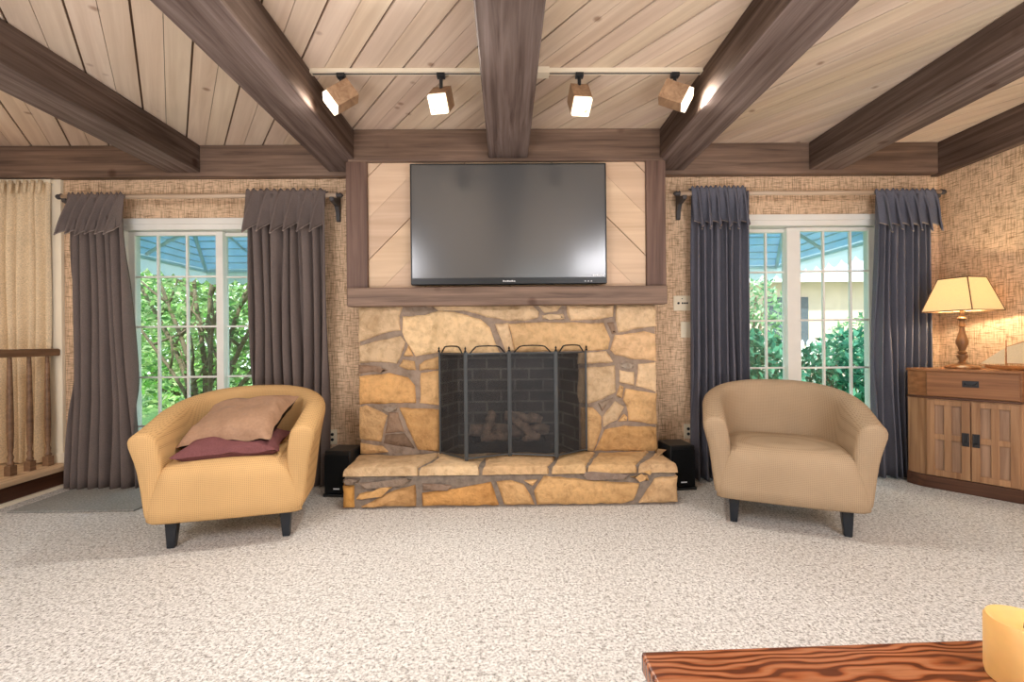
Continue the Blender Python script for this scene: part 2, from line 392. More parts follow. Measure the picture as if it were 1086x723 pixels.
# diagonal pine panelling, mirrored about the middle
pb = MB(); pr = random.Random(5)
def pt(k):
    v = pr.uniform(.93, 1.04); return (v, v*pr.uniform(.97, 1), v*pr.uniform(.95, 1))
pxa, pxb = BX0+.15, BX1-.14; mid = (pxa+pxb)/2
a0 = PY(392.6, 229.4, YB); b0 = PY(685.5, 228, YB)
boards(pb, (1, 1), .212, .004, (a0.x, a0.z), -12, 14, (pxa, mid, pz0, HB+.01), lambda x, z: Vector((x, YB, z)), (0, .02, 0), pt)
boards(pb, (-1, 1), .212, .004, (b0.x, b0.z), -14, 14, (mid, pxb, pz0, HB+.01), lambda x, z: Vector((x, YB, z)), (0, .02, 0), pt)
pb.box(pxa, pxb, YB+.012, YB+.034, pz0, HB+.01, (.25, .17, .1))
struct(pb.build('wall_panelling', MT['panel']))

# ------------------------------------------------------------------ beams
beams = [(-4.12, -3.86, 'dark ceiling beam at the far left above the beige drape'), (-2.58, -2.325, 'dark ceiling beam over the left sliding door'),
         (-1.345, -1.075, 'dark ceiling beam meeting the left post of the TV panelling'), (-.115, .165, 'dark middle ceiling beam above the television'),
         (1.115, 1.385, 'dark ceiling beam meeting the right post of the TV panelling'), (2.36, 2.62, 'dark ceiling beam over the right sliding door')]
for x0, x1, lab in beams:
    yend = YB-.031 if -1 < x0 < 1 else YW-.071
    bm_ = MB().box(x0, x1, YF+.01, yend, ZB, ZC-.002); bm_.c = [(1.0, 1.0, 1.03)]+[(.66, .62, .58)]*5  # underside tinted lighter, sides darker: floor bounce light put into colour
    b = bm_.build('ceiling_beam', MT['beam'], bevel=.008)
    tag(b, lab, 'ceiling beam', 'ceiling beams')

# ------------------------------------------------------------------ fireplace
fp = thing('fireplace', 'golden fieldstone fireplace with raised hearth and dark wood mantel', 'fireplace', (0, YB, 0))
def jag(poly, step=.05, amp=.006, seed=0):
    r = random.Random(seed); out = []
    for i in range(len(poly)):
        a = Vector(poly[i]); b = Vector(poly[(i+1) % len(poly)]); m = max(1, int((b-a).length/step))
        for k in range(m):
            p = a.lerp(b, k/m)
            out.append(p+Vector((r.uniform(-amp, amp), r.uniform(-amp, amp))))
    return out
def inset2(poly, d):
    c = sum((Vector(p) for p in poly), Vector((0, 0)))/len(poly); n = len(poly); out = []
    area = sum(poly[i][0]*poly[(i+1) % n][1]-poly[(i+1) % n][0]*poly[i][1] for i in range(n)); sg = 1 if area > 0 else -1
    for i in range(n):
        a, b, c2 = Vector(poly[i-1]), Vector(poly[i]), Vector(poly[(i+1) % n])
        e1 = (b-a).normalized(); e2 = (c2-b).normalized()
        n1 = Vector((-e1.y, e1.x))*sg; n2 = Vector((-e2.y, e2.x))*sg
        m = (n1+n2); m = m/max(m.length, .3)
        out.append(b+m*d)
    return out
def stone(mb, poly, to3, depth, col, seed, base=0.0):
    """poly: 2-D outline; to3(x, y, d): point at height d above the face"""
    p0 = jag(poly, .045, .004, seed); r = random.Random(seed)
    p1 = inset2(p0, .004); p2 = inset2(p0, .014); p3 = inset2(p0, .035)
    n = len(p0)
    c = sum(p3, Vector((0, 0)))/n
    def hh(p, s): return s*depth*(1+.22*noise.noise(Vector((p.x*7, p.y*7, seed*1.7))))
    rings = [[to3(p.x, p.y, base) for p in p0], [to3(p.x, p.y, depth*.55) for p in p1], [to3(p.x, p.y, hh(p, .9)) for p in p2], [to3(p.x, p.y, hh(p, 1.05)) for p in p3]]
    vs = [v for rg in rings for v in rg]+[to3(c.x, c.y, depth*1.12)]
    area = sum(p0[i].x*p0[(i+1) % n].y-p0[(i+1) % n].x*p0[i].y for i in range(n))
    fs = []
    for k in range(3):
        for i in range(n): fs.append((k*n+i, k*n+(i+1) % n, (k+1)*n+(i+1) % n, (k+1)*n+i))
    for i in range(n): fs.append((3*n+i, 3*n+(i+1) % n, 4*n))
    cc = lin(col); gg_ = sum(cc)/3; cc = tuple((.84*x+.16*gg_) for x in cc); cc = tuple(x*1.12 for x in cc)
    mb.add(vs, fs, cc)
def crop(x0, y0, s): return lambda pts: [(x0+a/s, y0+b/s) for a, b in pts]
A = crop(340, 280, 5.43); B = crop(540, 280, 5.43); Dc = crop(340, 380, 6.025); Ec = crop(600, 380, 6.025); Fc = crop(350, 460, 5.43); G = crop(540, 460, 5.43)
c1 = (214, 184, 142); c2 = (212, 170, 112); c3 = (206, 158, 92); c4 = (150, 122, 98); c5 = (160, 146, 130)
ST = [(A([(214, 240), (472, 240), (455, 300), (460, 380), (370, 396), (218, 450)]), c1), (A([(470, 302), (600, 292), (690, 265), (840, 290), (920, 315), (975, 365), (1000, 430), (1035, 518), (680, 512), (545, 532), (500, 460), (468, 390)]), (224, 192, 142)),
 (A([(640, 240), (745, 252), (850, 272), (960, 305), (1060, 325), (1086, 325)])+B([(90, 325), (165, 312), (170, 278), (130, 236)]), c1),
 (A([(214, 468), (465, 410), (492, 452), (440, 575), (340, 562), (216, 568)]), c1), (A([(506, 468), (535, 532), (474, 532)]), c2), (A([(450, 590), (475, 548), (545, 560), (550, 612), (500, 610)]), c2), (A([(570, 577), (600, 552), (690, 530), (690, 602), (572, 612)]), c2),
 (Dc([(240, 45), (350, 45), (432, 76), (240, 95)]), c4), (Dc([(240, 115), (440, 92), (560, 120), (605, 170), (610, 287), (500, 284), (240, 292)]), c3), (Dc([(640, 92), (760, 75), (760, 298), (636, 287)]), c2),
 (Dc([(240, 312), (290, 298), (395, 342), (427, 366), (385, 535), (242, 510)]), c2), (Dc([(435, 342), (495, 342), (535, 468), (415, 478), (428, 420)]), c4), (Dc([(418, 488), (540, 476), (602, 572), (400, 545)]), (128, 104, 84)), (Dc([(505, 315), (760, 325), (760, 592), (618, 582)]), c3), (Dc([(240, 535), (395, 560), (432, 600), (242, 610)]), c2), (Dc([(390, 312), (492, 310), (490, 334), (400, 336)]), c5),
 (B([(165, 236), (300, 236), (280, 270), (200, 280)]), c1), (B([(190, 295), (310, 285), (322, 312), (290, 320), (190, 316)]), c1), (B([(330, 236), (602, 236), (600, 300), (520, 320), (350, 325), (330, 290)]), c1), (B([(615, 236), (852, 236), (848, 358), (720, 375), (630, 395), (615, 320)]), c1),
 (B([(-5, 345), (200, 332), (545, 340), (582, 430), (570, 490), (400, 500), (30, 505), (12, 400)]), (222, 182, 126)), (B([(560, 335), (603, 335), (620, 393), (592, 403)]), c4), (B([(605, 410), (780, 385), (856, 402), (856, 556), (700, 545), (610, 520), (582, 495)]), (216, 178, 130)), (B([(395, 516), (560, 502), (600, 566), (395, 577)]), c1),
 ([(525, 344), (539, 342), (546, 372), (536, 373)], c1),
 (Ec([(82, 62), (312, 46), (315, 215), (230, 265), (135, 296), (85, 280), (76, 230)]), c1), (Ec([(340, 75), (440, 90), (435, 172), (345, 155)]), c1), (Ec([(465, 32), (592, 24), (590, 212), (450, 180)]), c1), (Ec([(345, 168), (368, 180), (360, 255), (322, 240)]), c2), (Ec([(380, 190), (592, 226), (592, 420), (400, 400), (390, 300), (367, 268)]), c2), (Ec([(318, 268), (375, 310), (330, 395), (237, 438), (236, 370)]), c1), (Ec([(375, 350), (395, 377), (390, 400), (335, 402)]), c2), (Ec([(95, 312), (170, 310), (225, 370), (228, 450), (178, 590), (98, 590)]), c2), (Ec([(248, 455), (370, 428), (590, 437), (592, 590), (180, 590)]), c3), (Ec([(345, 40), (440, 40), (436, 62), (350, 58)]), c5), (Ec([(205, 285), (300, 250), (232, 340)]), (146, 128, 110))]
sm = MB(); YS = YB-.012
opx0, opx1 = PY(466, 400, YS).x, PY(613.5, 400, YS).x; opz = PY(540, 374, YS).z
SX0, SX1 = PY(381, 400, YS).x, PY(696, 400, YS).x; SZ1 = 1.33
for (a, b, z0, z1) in ((SX0+.01, opx0, .02, SZ1), (opx1, SX1-.01, .02, SZ1), (opx0, opx1, opz, SZ1)): sm.box(a, b, YS, YW-.002, z0, z1, lin((158, 142, 128)))
def face3(x, z, d): return Vector((x, YS-d, z))
pr = random.Random(11)
for i, (pl, c) in enumerate(ST):
    pp = [PY(px, py, YS) for px, py in pl]
    pp = [(min(max(p.x, SX0), SX1), min(p.z, SZ1)) for p in pp]
    k = pr.uniform(.94, 1.05)
    stone(sm, pp, face3, pr.uniform(.014, .024), tuple(min(255, v*k) for v in c), i+1)
sm.build('stone_surround', MT['stone'], fp, smooth=True, angle=35)
# hearth
YH = 2.925; ZH = .272; hx0, hx1 = PZ(362, 541, 0).x+.005, PZ(721, 535.5, 0).x-.01
he = MB(); he.box(hx0+.01, hx1-.01, YH+.012, YS-.001, .001, ZH-.02, lin((112, 100, 92)))
def top3(x, y, d): return Vector((x, y, ZH-.055+d))
def hpoly(px): return [(p.x, min(p.y, YS-.004)) for p in (PZ(a, b, ZH) for a, b in px)]
caps = [(Fc([(55, 208), (492, 200), (624, 122), (640, 85), (170, 85)]), (204, 174, 132)), (Fc([(503, 200), (852, 198), (885, 140), (930, 60), (640, 60), (630, 122)]), (214, 184, 140)), ([(509.5, 500), (582, 496), (585, 490), (586, 465), (517, 465), (513, 490)], (206, 170, 122)), ([(586, 495), (622, 492.5), (622, 465), (587, 465)], (206, 170, 118)), ([(624.5, 494), (675, 491.5), (673, 465), (623.5, 465)], (208, 168, 112)), ([(677, 491.5), (723, 494), (712, 485), (697, 474), (697, 462), (676, 462)], (200, 164, 118))]
hc = MB()
for i, (pl, c) in enumerate(caps):
    q = hpoly(pl); q = [(min(max(x, hx0-.02), hx1+.02), max(y, YH-.012)) for x, y in q]
    stone(hc, q, lambda x, y, d: Vector((x, y, ZH-.06+d)), .055, c, 60+i)
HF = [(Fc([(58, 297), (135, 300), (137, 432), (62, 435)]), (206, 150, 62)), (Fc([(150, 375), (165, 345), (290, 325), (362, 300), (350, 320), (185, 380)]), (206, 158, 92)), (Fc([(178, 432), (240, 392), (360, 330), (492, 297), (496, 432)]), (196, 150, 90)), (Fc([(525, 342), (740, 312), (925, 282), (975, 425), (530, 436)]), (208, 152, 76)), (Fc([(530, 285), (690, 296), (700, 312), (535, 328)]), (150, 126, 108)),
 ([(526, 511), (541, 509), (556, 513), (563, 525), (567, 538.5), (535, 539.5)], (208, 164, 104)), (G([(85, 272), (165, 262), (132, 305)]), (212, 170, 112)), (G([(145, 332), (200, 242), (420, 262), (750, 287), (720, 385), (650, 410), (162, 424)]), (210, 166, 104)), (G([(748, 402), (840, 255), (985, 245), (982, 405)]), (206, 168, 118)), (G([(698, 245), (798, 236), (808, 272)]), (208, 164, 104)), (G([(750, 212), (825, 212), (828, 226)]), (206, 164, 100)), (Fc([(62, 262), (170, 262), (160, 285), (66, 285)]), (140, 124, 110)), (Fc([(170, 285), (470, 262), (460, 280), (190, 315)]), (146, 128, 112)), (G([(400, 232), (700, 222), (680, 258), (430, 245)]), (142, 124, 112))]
hf = MB()
for i, (pl, c) in enumerate(HF):
    pp = [PY(a, b, YH) for a, b in pl]; pp = [(min(max(p.x, hx0), hx1), max(p.z, .012)) for p in pp]
    stone(hf, pp, lambda x, z, d: Vector((x, YH+.012-d, z)), .024, c, 90+i)
# side stones
for sx, sg in ((hx0+.01, -1), (hx1-.01, 1)):
    for j, (ya, yb, za, zb) in enumerate(((YH+.02, YH+.17, .012, .2), (YH+.19, YH+.34, .012, .12), (YH+.19, YH+.34, .135, .2))):
        P = [(ya, za), (yb, za+.01), (yb-.01, zb), (ya+.01, zb-.01)]
        if sg > 0: P = P
        stone(hf, P if sg < 0 else P, (lambda s, x: (lambda a, b, d: Vector((x+s*d, a, b))))(sg, sx), .02, (204, 160, 100), 120+j)
hh = he.build('hearth', MT['mortar'], fp)
hc.build('hearth_cap', MT['stone'], hh, smooth=True, angle=35)
hf.build('hearth_front', MT['stone'], hh, smooth=True, angle=35)
# firebox
fb = MB(); fy1 = YW-.022; bi = .10
# inside faces: slanted side walls, back, ceiling, floor
def slab(P, off): fb.prism(P, off)
slab([(opx0, YS+.01, ZH-.03), (opx0, YS+.01, opz), (opx0+bi, fy1, opz), (opx0+bi, fy1, ZH-.03)], (-.05, 0, 0))
slab([(opx1, YS+.01, ZH-.03), (opx1, YS+.01, opz), (opx1-bi, fy1, opz), (opx1-bi, fy1, ZH-.03)], (.05, 0, 0))
slab([(opx0+bi-.05, fy1, ZH-.03), (opx1-bi+.05, fy1, ZH-.03), (opx1-bi+.05, fy1, opz), (opx0+bi-.05, fy1, opz)], (0, .018, 0))
slab([(opx0-.04, YS+.02, opz), (opx1+.04, YS+.02, opz), (opx1+.04, fy1+.015, opz), (opx0-.04, fy1+.015, opz)], (0, 0, .04))
slab([(opx0-.04, YS+.002, ZH-.03), (opx1+.04, YS+.002, ZH-.03), (opx1+.04, fy1+.015, ZH-.03), (opx0-.04, fy1+.015, ZH-.03)], (0, 0, -.04))
fb.build('firebox', MT['brick'], fp)
m0 = PY(368, 305.2, 3.16); m1 = PY(708, 302.4, 3.16); mz0 = (PY(368, 325, 3.16).z+PY(708, 322, 3.16).z)/2
mt = MB().box(m0.x, m1.x, 3.16, YS-.026, mz0, (m0.z+m1.z)/2)
mt.box(BX0+.002, BX1-.002, YS-.03, YB+.03, mz0+.01, 1.452)
mt.build('mantel', MT['header'], fp, bevel=.006)
# gas log set
gl = thing('gas_log_set', 'ceramic gas log set on a grate inside the firebox', 'fire logs', (.02, YB+.2, ZH-.03))
gb = MB()
def gbed(u, v):
    x = -.3+.62*u; y = YB+.03+.19*v; return Vector((x, y, ZH-.028+.09*math.sin(PI*min(1, max(0, u)))**.4*math.sin(PI*(.08+.84*v))**.5+.015*noise.noise(Vector((x*30, y*30, 0)))))
gb.grid(gbed, 40, 16); gb.build('ember_bed', MT['ember'], gl, smooth=True)
gg = MB()
for i in range(7): gg.box(-.26+.09*i-.008, -.26+.09*i+.008, YB+.03, YB+.22, ZH+.05, ZH+.066)
gg.box(-.3, .32, YB+.025, YB+.038, ZH-.03, ZH+.06); gg.build('grate', MT['blackm'], gl)
def log(a, b, r, seed):
    a = Vector(a); b = Vector(b); P = []; rs = []
    rr = random.Random(seed)
    for i in range(9):
        t = i/8; P.append(a.lerp(b, t)+Vector((rr.uniform(-.008, .008), 0, rr.uniform(-.008, .008)))); rs.append(r*(1+rr.uniform(-.14, .14))*(1 if 0 < i < 8 else .8))
    MB().tube(P, rs, 12).build('log', MT['log'], gl, smooth=True, angle=50)
log((-.28, YB+.18, ZH+.115), (.32, YB+.18, ZH+.115), .05, 1); log((-.2, YB+.06, ZH+.085), (.02, YB+.09, ZH+.09), .036, 2); log((-.16, YB+.06, ZH+.10), (-.1, YB+.12, ZH+.27), .034, 3)
log((.0, YB+.10, ZH+.27), (.2, YB+.07, ZH+.08), .034, 4); log((-.02, YB+.15, ZH+.23), (.26, YB+.16, ZH+.2), .038, 5); log((.12, YB+.05, ZH+.075), (.24, YB+.08, ZH+.09), .028, 6)

# fire screen
nodes = [PZ(466.5, 481, ZH+.006), PZ(494.5, 488.5, ZH+.006), PZ(541, 483, ZH+.006), PZ(590.5, 485, ZH+.006), PZ(621.5, 476, ZH+.006)]
for q in nodes: q.y = min(q.y, YS-.035)
fs = thing('fireplace_screen', 'black four-panel folding mesh screen in front of the firebox', 'fireplace screen', (nodes[2].x, nodes[2].y, ZH+.006))
hs = .705
for i in range(4):
    a, b = nodes[i].copy(), nodes[i+1].copy(); u = (b-a).normalized(); a = a+u*.007; b = b-u*.007
    up = Vector((0, 0, 1)); fr = MB()
    z0, z1 = up*.012, up*hs
    for p in (a, b): fr.tube([p, p+up*(hs+.012)], .0075, 8)
    for zz in (z0, z1): fr.tube([a+zz, b+zz], .006, 6)
    fo = fr.build('panel_frame', MT['screenm'], fs)
    nn = u.cross(up)*.001
    MB().prism([a+z0, b+z0, b+z1, a+z1], nn).build('mesh_panel', MT['mesh'], fo)
    L = (b-a).length; hp = []
    for t, hgt in ((.08, .0), (.14, .022), (.22, .045), (.3, .05), (.5, .052), (.7, .05), (.78, .045), (.86, .022), (.92, 0)): hp.append(a+u*(L*t)+up*(hs+hgt))
    MB().tube(hp, .005, 6).build('bow_handle', MT['blackm'], fo)
for p in nodes: MB().lathe([(.007, 0), (.009, .008), (.004, .016), (.007, .026), (.001, .038)], p+Vector((0, 0, hs+.01)), 8).build('finial', MT['blackm'], fs)

# ------------------------------------------------------------------ television
t0 = PY(434.5, 173.5, 3.2); t1 = PY(644, 300.3, 3.2)
tv = thing('television', 'large flat black television mounted on the diagonal pine panelling', 'television', ((t0.x+t1.x)/2, YB-.005, t1.z))
MB().box(t0.x, t1.x, 3.2, 3.255, t1.z, t0.z).build('bezel', MT['black'], tv, bevel=.004)
MB().box(t0.x+.012, t1.x-.012, 3.197, 3.2, t1.z+.045, t0.z-.012).build('screen', MT['tv'], tv)
cx = (t0.x+t1.x)/2
def marks(x, n_, w_, gap, y, z0, z1):
    lg = MB()
    lg.box(x, x+n_*w_, y-.0002, y, z0, z0+.0012)
    for i in range(n_): lg.box(x+i*w_, x+i*w_+w_-gap, y-.0006, y, z0, z1-(.003 if i % 2 else 0))
    lg.build('logo', MT['logo'], tv)
marks(cx-.045, 6, .015, .004, 3.1996, t1.z+.016, t1.z+.027); marks(t1.x-.1, 6, .013, .004, 3.1968, t1.z+.052, t1.z+.062)
for i in range(3): MB().box(t1.x-.16+i*.022, t1.x-.15+i*.022, 3.1988, 3.2, t1.z+.014, t1.z+.02).build('button', MT['logo'], tv)
MB().box(cx-.25, cx+.25, 3.255, YB-.002, t1.z+.25, t1.z+.6).build('wall_mount', MT['blackm'], tv)

# ------------------------------------------------------------------ sliding doors
def slider(name, x0, x1, zt, mullpx, rows, left_front, colsL, colsR, hand):
    """white vinyl two-panel slider with grilles; mull: centre stile x range"""
    root = bpy.data.objects.new(name, None); COL.objects.link(root); root.location = ((x0+x1)/2, YW+.03, 0); struct(root)
    f = MB(); y0, y1 = YW-.012, YW+.149
    f.box(x0, x1, y0, y1, zt-.075, zt); f.box(x0, x0+.055, y0, y1, .001, zt-.075); f.box(x1-.055, x1, y0, y1, .001, zt-.075); f.box(x0, x1, y0+.01, y1, .001, .045)
    f.box(x0-.02, x1+.02, YW-.025, YW-.001, zt-.035, zt+.012)
    f.build('door_frame', MT['white'], root, bevel=.004)
    ma, mb_ = mullpx
    for side, (a, b, yy, cols) in enumerate(((x0+.05, mb_, YW+.05 if left_front else YW+.09, colsL), (ma, x1-.05, YW+.09 if left_front else YW+.05, colsR))):
        s = MB(); st = .05
        g0, g1 = (a+st, ma) if side == 0 else (mb_, b-st)
        zb, ztt = .05, zt-.08
        s.box(a, g0, yy-.018, yy+.018, zb, ztt); s.box(g1, b, yy-.018, yy+.018, zb, ztt)
        s.box(g0, g1, yy-.018, yy+.018, ztt-.03, ztt); s.box(g0, g1, yy-.018, yy+.018, zb, zb+.09)
        so = s.build('sash', MT['white'], root, bevel=.003)
        MB().box(g0, g1, yy-.003, yy+.003, zb+.09, ztt-.03).build('pane', MT['glass'], so)
        mm = MB()
        for c in cols: mm.box(c-.007, c+.007, yy-.011, yy+.011, zb+.09, ztt-.03)
        for z in rows: mm.box(g0, g1, yy-.010, yy+.010, z-.007, z+.007)
        mm.build('muntin', MT['white'], so)
        if side == hand:
            hx = a+.025 if side == 0 else b-.025
            hb = MB().box(hx-.012, hx+.012, yy-.045, yy-.018, .96, 1.12); hb.box(hx-.006, hx+.006, yy-.06, yy-.045, .985, 1.095)
            hb.build('handle', MT['brass'], so, bevel=.004)
    return root
X = lambda px, py=320, Y=3.65: PY(px, py, Y).x
Z = lambda px, py, Y=3.65: PY(px, py, Y).z
slider('door_1', D1x0, D1x1, D1zt, (X(232.5), X(240)), [Z(190, 294), Z(190, 346.5), Z(190, 399.5), Z(190, 399.5)-.385], True, [X(171), X(201.5)], [X(240)+.22, X(240)+.44], 0)
slider('door_2', D2x0, D2x1, D2zt, (X(832), X(846)), [Z(880, 288), Z(880, 339.4), Z(880, 389.5), Z(880, 389.5)-.378], False, [X(846)-.10-.21*0-.15, X(846)-.47], [X(871), X(899.5)], 9)

# white end post + baseboard by the landing
trim(MB().box(PY(53, 300, YW).x, PY(69, 300, YW).x, YW-.03, YW-.001, .165, HB-.001), MT['cream'])
bb = MB().box(PY(53, 300, YW).x, PY(80, 300, YW).x, YW-.04, YW-.001, .162, .24).build('baseboard_back', MT['cream'], bevel=.004); struct(bb)

# ------------------------------------------------------------------ raised landing, railing, drape
LX = -3.35
lp = MB().box(XL, LX, 1.0, YW-.001, .001, .125); struct(lp.build('trim_landing_riser', MT['riser']))
struct(MB().box(XL, LX+.025, 1.0, YW-.002, .1255, .162).build('floor_landing', MT['step'], bevel=.006))
struct(MB().box(LX, LX+.03, 1.0, YW-.002, .001, .022).build('baseboard_landing', MT['cream']))
RX = -3.457
rl = thing('stair_railing', 'brown wooden handrail with turned balusters on the landing edge', 'railing', (RX, 2.9, .162))
e0 = PY(66, 372, 3.45)
ry1 = YW-.032; rz = 1.03
MB().box(RX-.03, RX+.03, 1.2, ry1, rz-.045, rz+.012).build('handrail', MT['rail'], rl, bevel=.012)
y_a = ray(10.5, 430); y_b = ray(50.5, 430); y_a = y_a.y*RX/y_a.x; y_b = y_b.y*RX/y_b.x
for i in range(16):
    yb = y_b-(y_b-y_a)/2*i
    if yb < 1.25: continue
    z0 = .1625
    bl = MB(); bl.box(RX-.022, RX+.022, yb-.022, yb+.022, z0, z0+.07)
    bl.lathe([(.018, z0+.07), (.022, z0+.085), (.014, z0+.10), (.019, z0+.13), (.012, z0+.15), (.017, z0+.2), (.02, z0+.3), (.019, z0+.45), (.015, rz-.15), (.012, rz-.046)], (RX, yb, 0), 12)
    bl.build('baluster', MT['rail'], rl, smooth=True, angle=40)
def pleats(x0t, x1t, x0b, x1b, zt, zb, Y, n, amp, seed, kick=.0, nv=24, wob=.55, sway=None):
    r = random.Random(seed); ph = [r.uniform(-.5, .5) for _ in range(60)]
    def fn(u, v):
        x = (x0t*(1-v)+x0b*v)*(1-u)+(x1t*(1-v)+x1b*v)*u
        k = u*n; uu = k + wob*noise.noise(Vector((k*.7, v*1.5, seed)))
        a = amp*(.7+.5*v)*(1+.4*noise.noise(Vector((u*5, seed, v))))
        s = math.sin(2*PI*uu); s = math.copysign(abs(s)**.7, s)
        y = Y+a*s-kick*max(0, v-.7)/.3
        x += .35*a*math.cos(4*PI*uu)*.4
        return Vector((x, y, zt+(zb-zt)*v))
    return fn
# beige drape on the landing
x0, x1 = PY(-170, 300, 3.52).x, PY(50, 300, 3.52).x
dr = thing('window_drape', 'beige woven pinch-pleat drape behind the landing railing', 'drape', (x1, 3.53, .17))
MB().grid(pleats(x0, x1+.02, x0, x1+.02, 2.315, .175, 3.535, 22, .03, 4, nv=24), 340, 24).build('panel', MT['beige'], dr, smooth=True)
hp = MB()
for i in range(28):
    xx = x0+(x1-x0)*(i+.5)/28
    hp.tube([(xx, 3.505, 2.32), (xx, 3.498, 2.27), (xx, 3.495, 2.22)], [.013, .011, .007], 8)
hp.build('pinch_pleat', MT['beige'], dr, smooth=True)
MB().box(x0, x1+.03, 3.52, 3.55, 2.31, 2.335).build('track', MT['cream'], dr)
# ------------------------------------------------------------------ curtains
YR = 3.45
def valance(x0, x1, zt, zb, Y, n, seed, lean=0.0):
    def fn(u, v):
        x = x0+(x1-x0)*u; k = u*n
        w_ = (k % 1.0); tri = (w_/.75 if w_ < .75 else (1-w_)/.25)
        vv = v**.8
        amp = .010+.085*vv
        y = Y-.025-amp*(tri**1.0)-.01*noise.noise(Vector((k, v*2, seed)))
        x += lean*vv + .034*vv*math.sin(2*PI*w_)*(1+.5*noise.noise(Vector((k*2, seed, 0))))
        zz = zt+(zb-zt)*v
        zz += v**3*(.085*(.35-tri)) + v**2*.018*noise.noise(Vector((k*.9, seed, 1)))
        if v < .03: zz += .01*math.sin(k*2*PI*2)
        return Vector((x, y, zz))
    return fn
def curtain(tx0, tx1, bx0, bx1, vx0, vx1, yt, yv, yb, m, lab, seed, n, lean, kick, rx):
    mid = (tx0+tx1)/2
    a0, a1 = PY(tx0, 300, YR).x, PY(tx1, 300, YR).x; b0, b1 = PZ(bx0, yb, .012).x, PZ(bx1, yb, .012).x
    kk = YR-PZ((bx0+bx1)/2, yb, .012).y; kk = min(max(kk, .0), .03)
    b0, b1 = PY(bx0, 450, YR-kk).x, PY(bx1, 450, YR-kk).x
    zt = PY(mid, yt, YR).z; zv = PY(mid, yv, YR-.08).z
    t = thing('curtain', lab, 'curtain', ((a0+a1)/2, YR, .012), 0, 'dark ruffled curtains')
    MB().grid(pleats(a0, a1, b0, b1, zt-.02, .012, YR-.005, n-1, .042, seed, kick=kk), 150, 24).build('panel', m, t, smooth=True, solid=.003)
    v0, v1 = PY(vx0, 220, YR-.04).x, PY(vx1, 220, YR-.04).x
    MB().grid(valance(v0, v1, zt+.012, zv, YR, 6, seed, lean), 192, 14).build('valance', m, t, smooth=True, solid=.006)
    vf = valance(v0, v1, zt+.012, zv, YR, 6, seed, lean)
    MB().tube([vf(i/192, 1) for i in range(193)], .0045, 5).build('piping', MT['piping'], [c for c in t.children if c.name.startswith('valance')][0], smooth=True)
    # rod pocket gathered over the rod
    MB().grid(lambda u, w: Vector((v0+(v1-v0)*u, YR+(.028+.005*math.sin(u*7*2*PI*2))*math.cos(-PI*.9+w*PI*1.5)*1.0-0.0, zt-.012+(.026+.005*math.sin(u*7*2*PI*2))*math.sin(PI*1.0-w*PI))), 120, 8).build('rod_pocket', m, t, smooth=True)
    return zt
za = curtain(77, 131, 72, 150, 70, 131, 208, 242, 520, MT['curtA'], 'charcoal curtain with ruffled top at the left edge of the left sliding door', 21, 8, -.03, .03, 0)
zb_ = curtain(263, 347, 268, 348, 260, 345, 204, 239, 515, MT['curtA'], 'charcoal curtain with ruffled top between the left sliding door and the stone fireplace', 22, 9, -.02, 0, 0)
zc_ = curtain(734, 793, 736, 795, 734, 792, 201, 236, 514, MT['curtB'], 'dark curtain with ruffled top between the stone fireplace and the right sliding door', 23, 9, .02, 0, 0)
zd_ = curtain(931, 986, 928, 990, 930, 994, 204, 238, 508, MT['curtB'], 'dark curtain with ruffled top in the corner beside the wooden cabinet', 24, 9, .03, .02, 0)
def rod(px0, px1, zt, lab):
    x0, x1 = PY(px0, 210, YR).x, PY(px1, 210, YR).x; z = zt-.014
    t = thing('curtain_rod', lab, 'curtain rod', ((x0+x1)/2, YR, z), 0, 'curtain rods')
    MB().tube([(x0, YR, z), (x1, YR, z)], .017, 12).build('pole', MT['rod'], t, smooth=True)
    for xx, s in ((x0, -1), (x1, 1)):
        Mx = Matrix.Rotation(s*PI/2, 3, 'Y')
        MB().lathe([(.017, 0), (.024, .004), (.014, .014), (.02, .026), (.016, .038), (.004, .05)], (xx, YR, z), 12, M=Mx).build('finial', MT['bracket'], t, smooth=True)
        b = MB(); xb = xx-s*.03
        prof = [(YW-.001, z+.045), (YW-.001, z-.17), (YW-.02, z-.165), (YW-.03, z-.1), (YW-.055, z-.06), (YR-.02, z-.045), (YR-.03, z-.02), (YR-.02, z-.0175), (YR+.02, z-.0175), (YR+.03, z+.02), (YW-.03, z+.035)]
        b.prism([(xb-.016, y, zz) for y, zz in prof], (.032, 0, 0)); b.build('bracket', MT['bracket'], t, bevel=.003)
rod(66, 357, (za+zb_)/2, 'pale curtain rod above the left sliding door')
rod(721, 997, (zc_+zd_)/2, 'pale curtain rod above the right sliding door')

# ------------------------------------------------------------------ door mat
p = [PZ(8, 542.5, 0), PZ(142, 542.5, 0)]
mx0, mx1, my0 = LX+.16, p[1].x, p[1].y
mm = MB().prism([(mx0, my0, .001), (mx1, my0, .001), (mx1, 3.49, .001), (mx0, 3.49, .001)], (0, 0, .011)).build('door_mat', MT['mat'], bevel=.003)
tag(mm, 'flat grey door mat under the leftmost charcoal curtain', 'door mat')

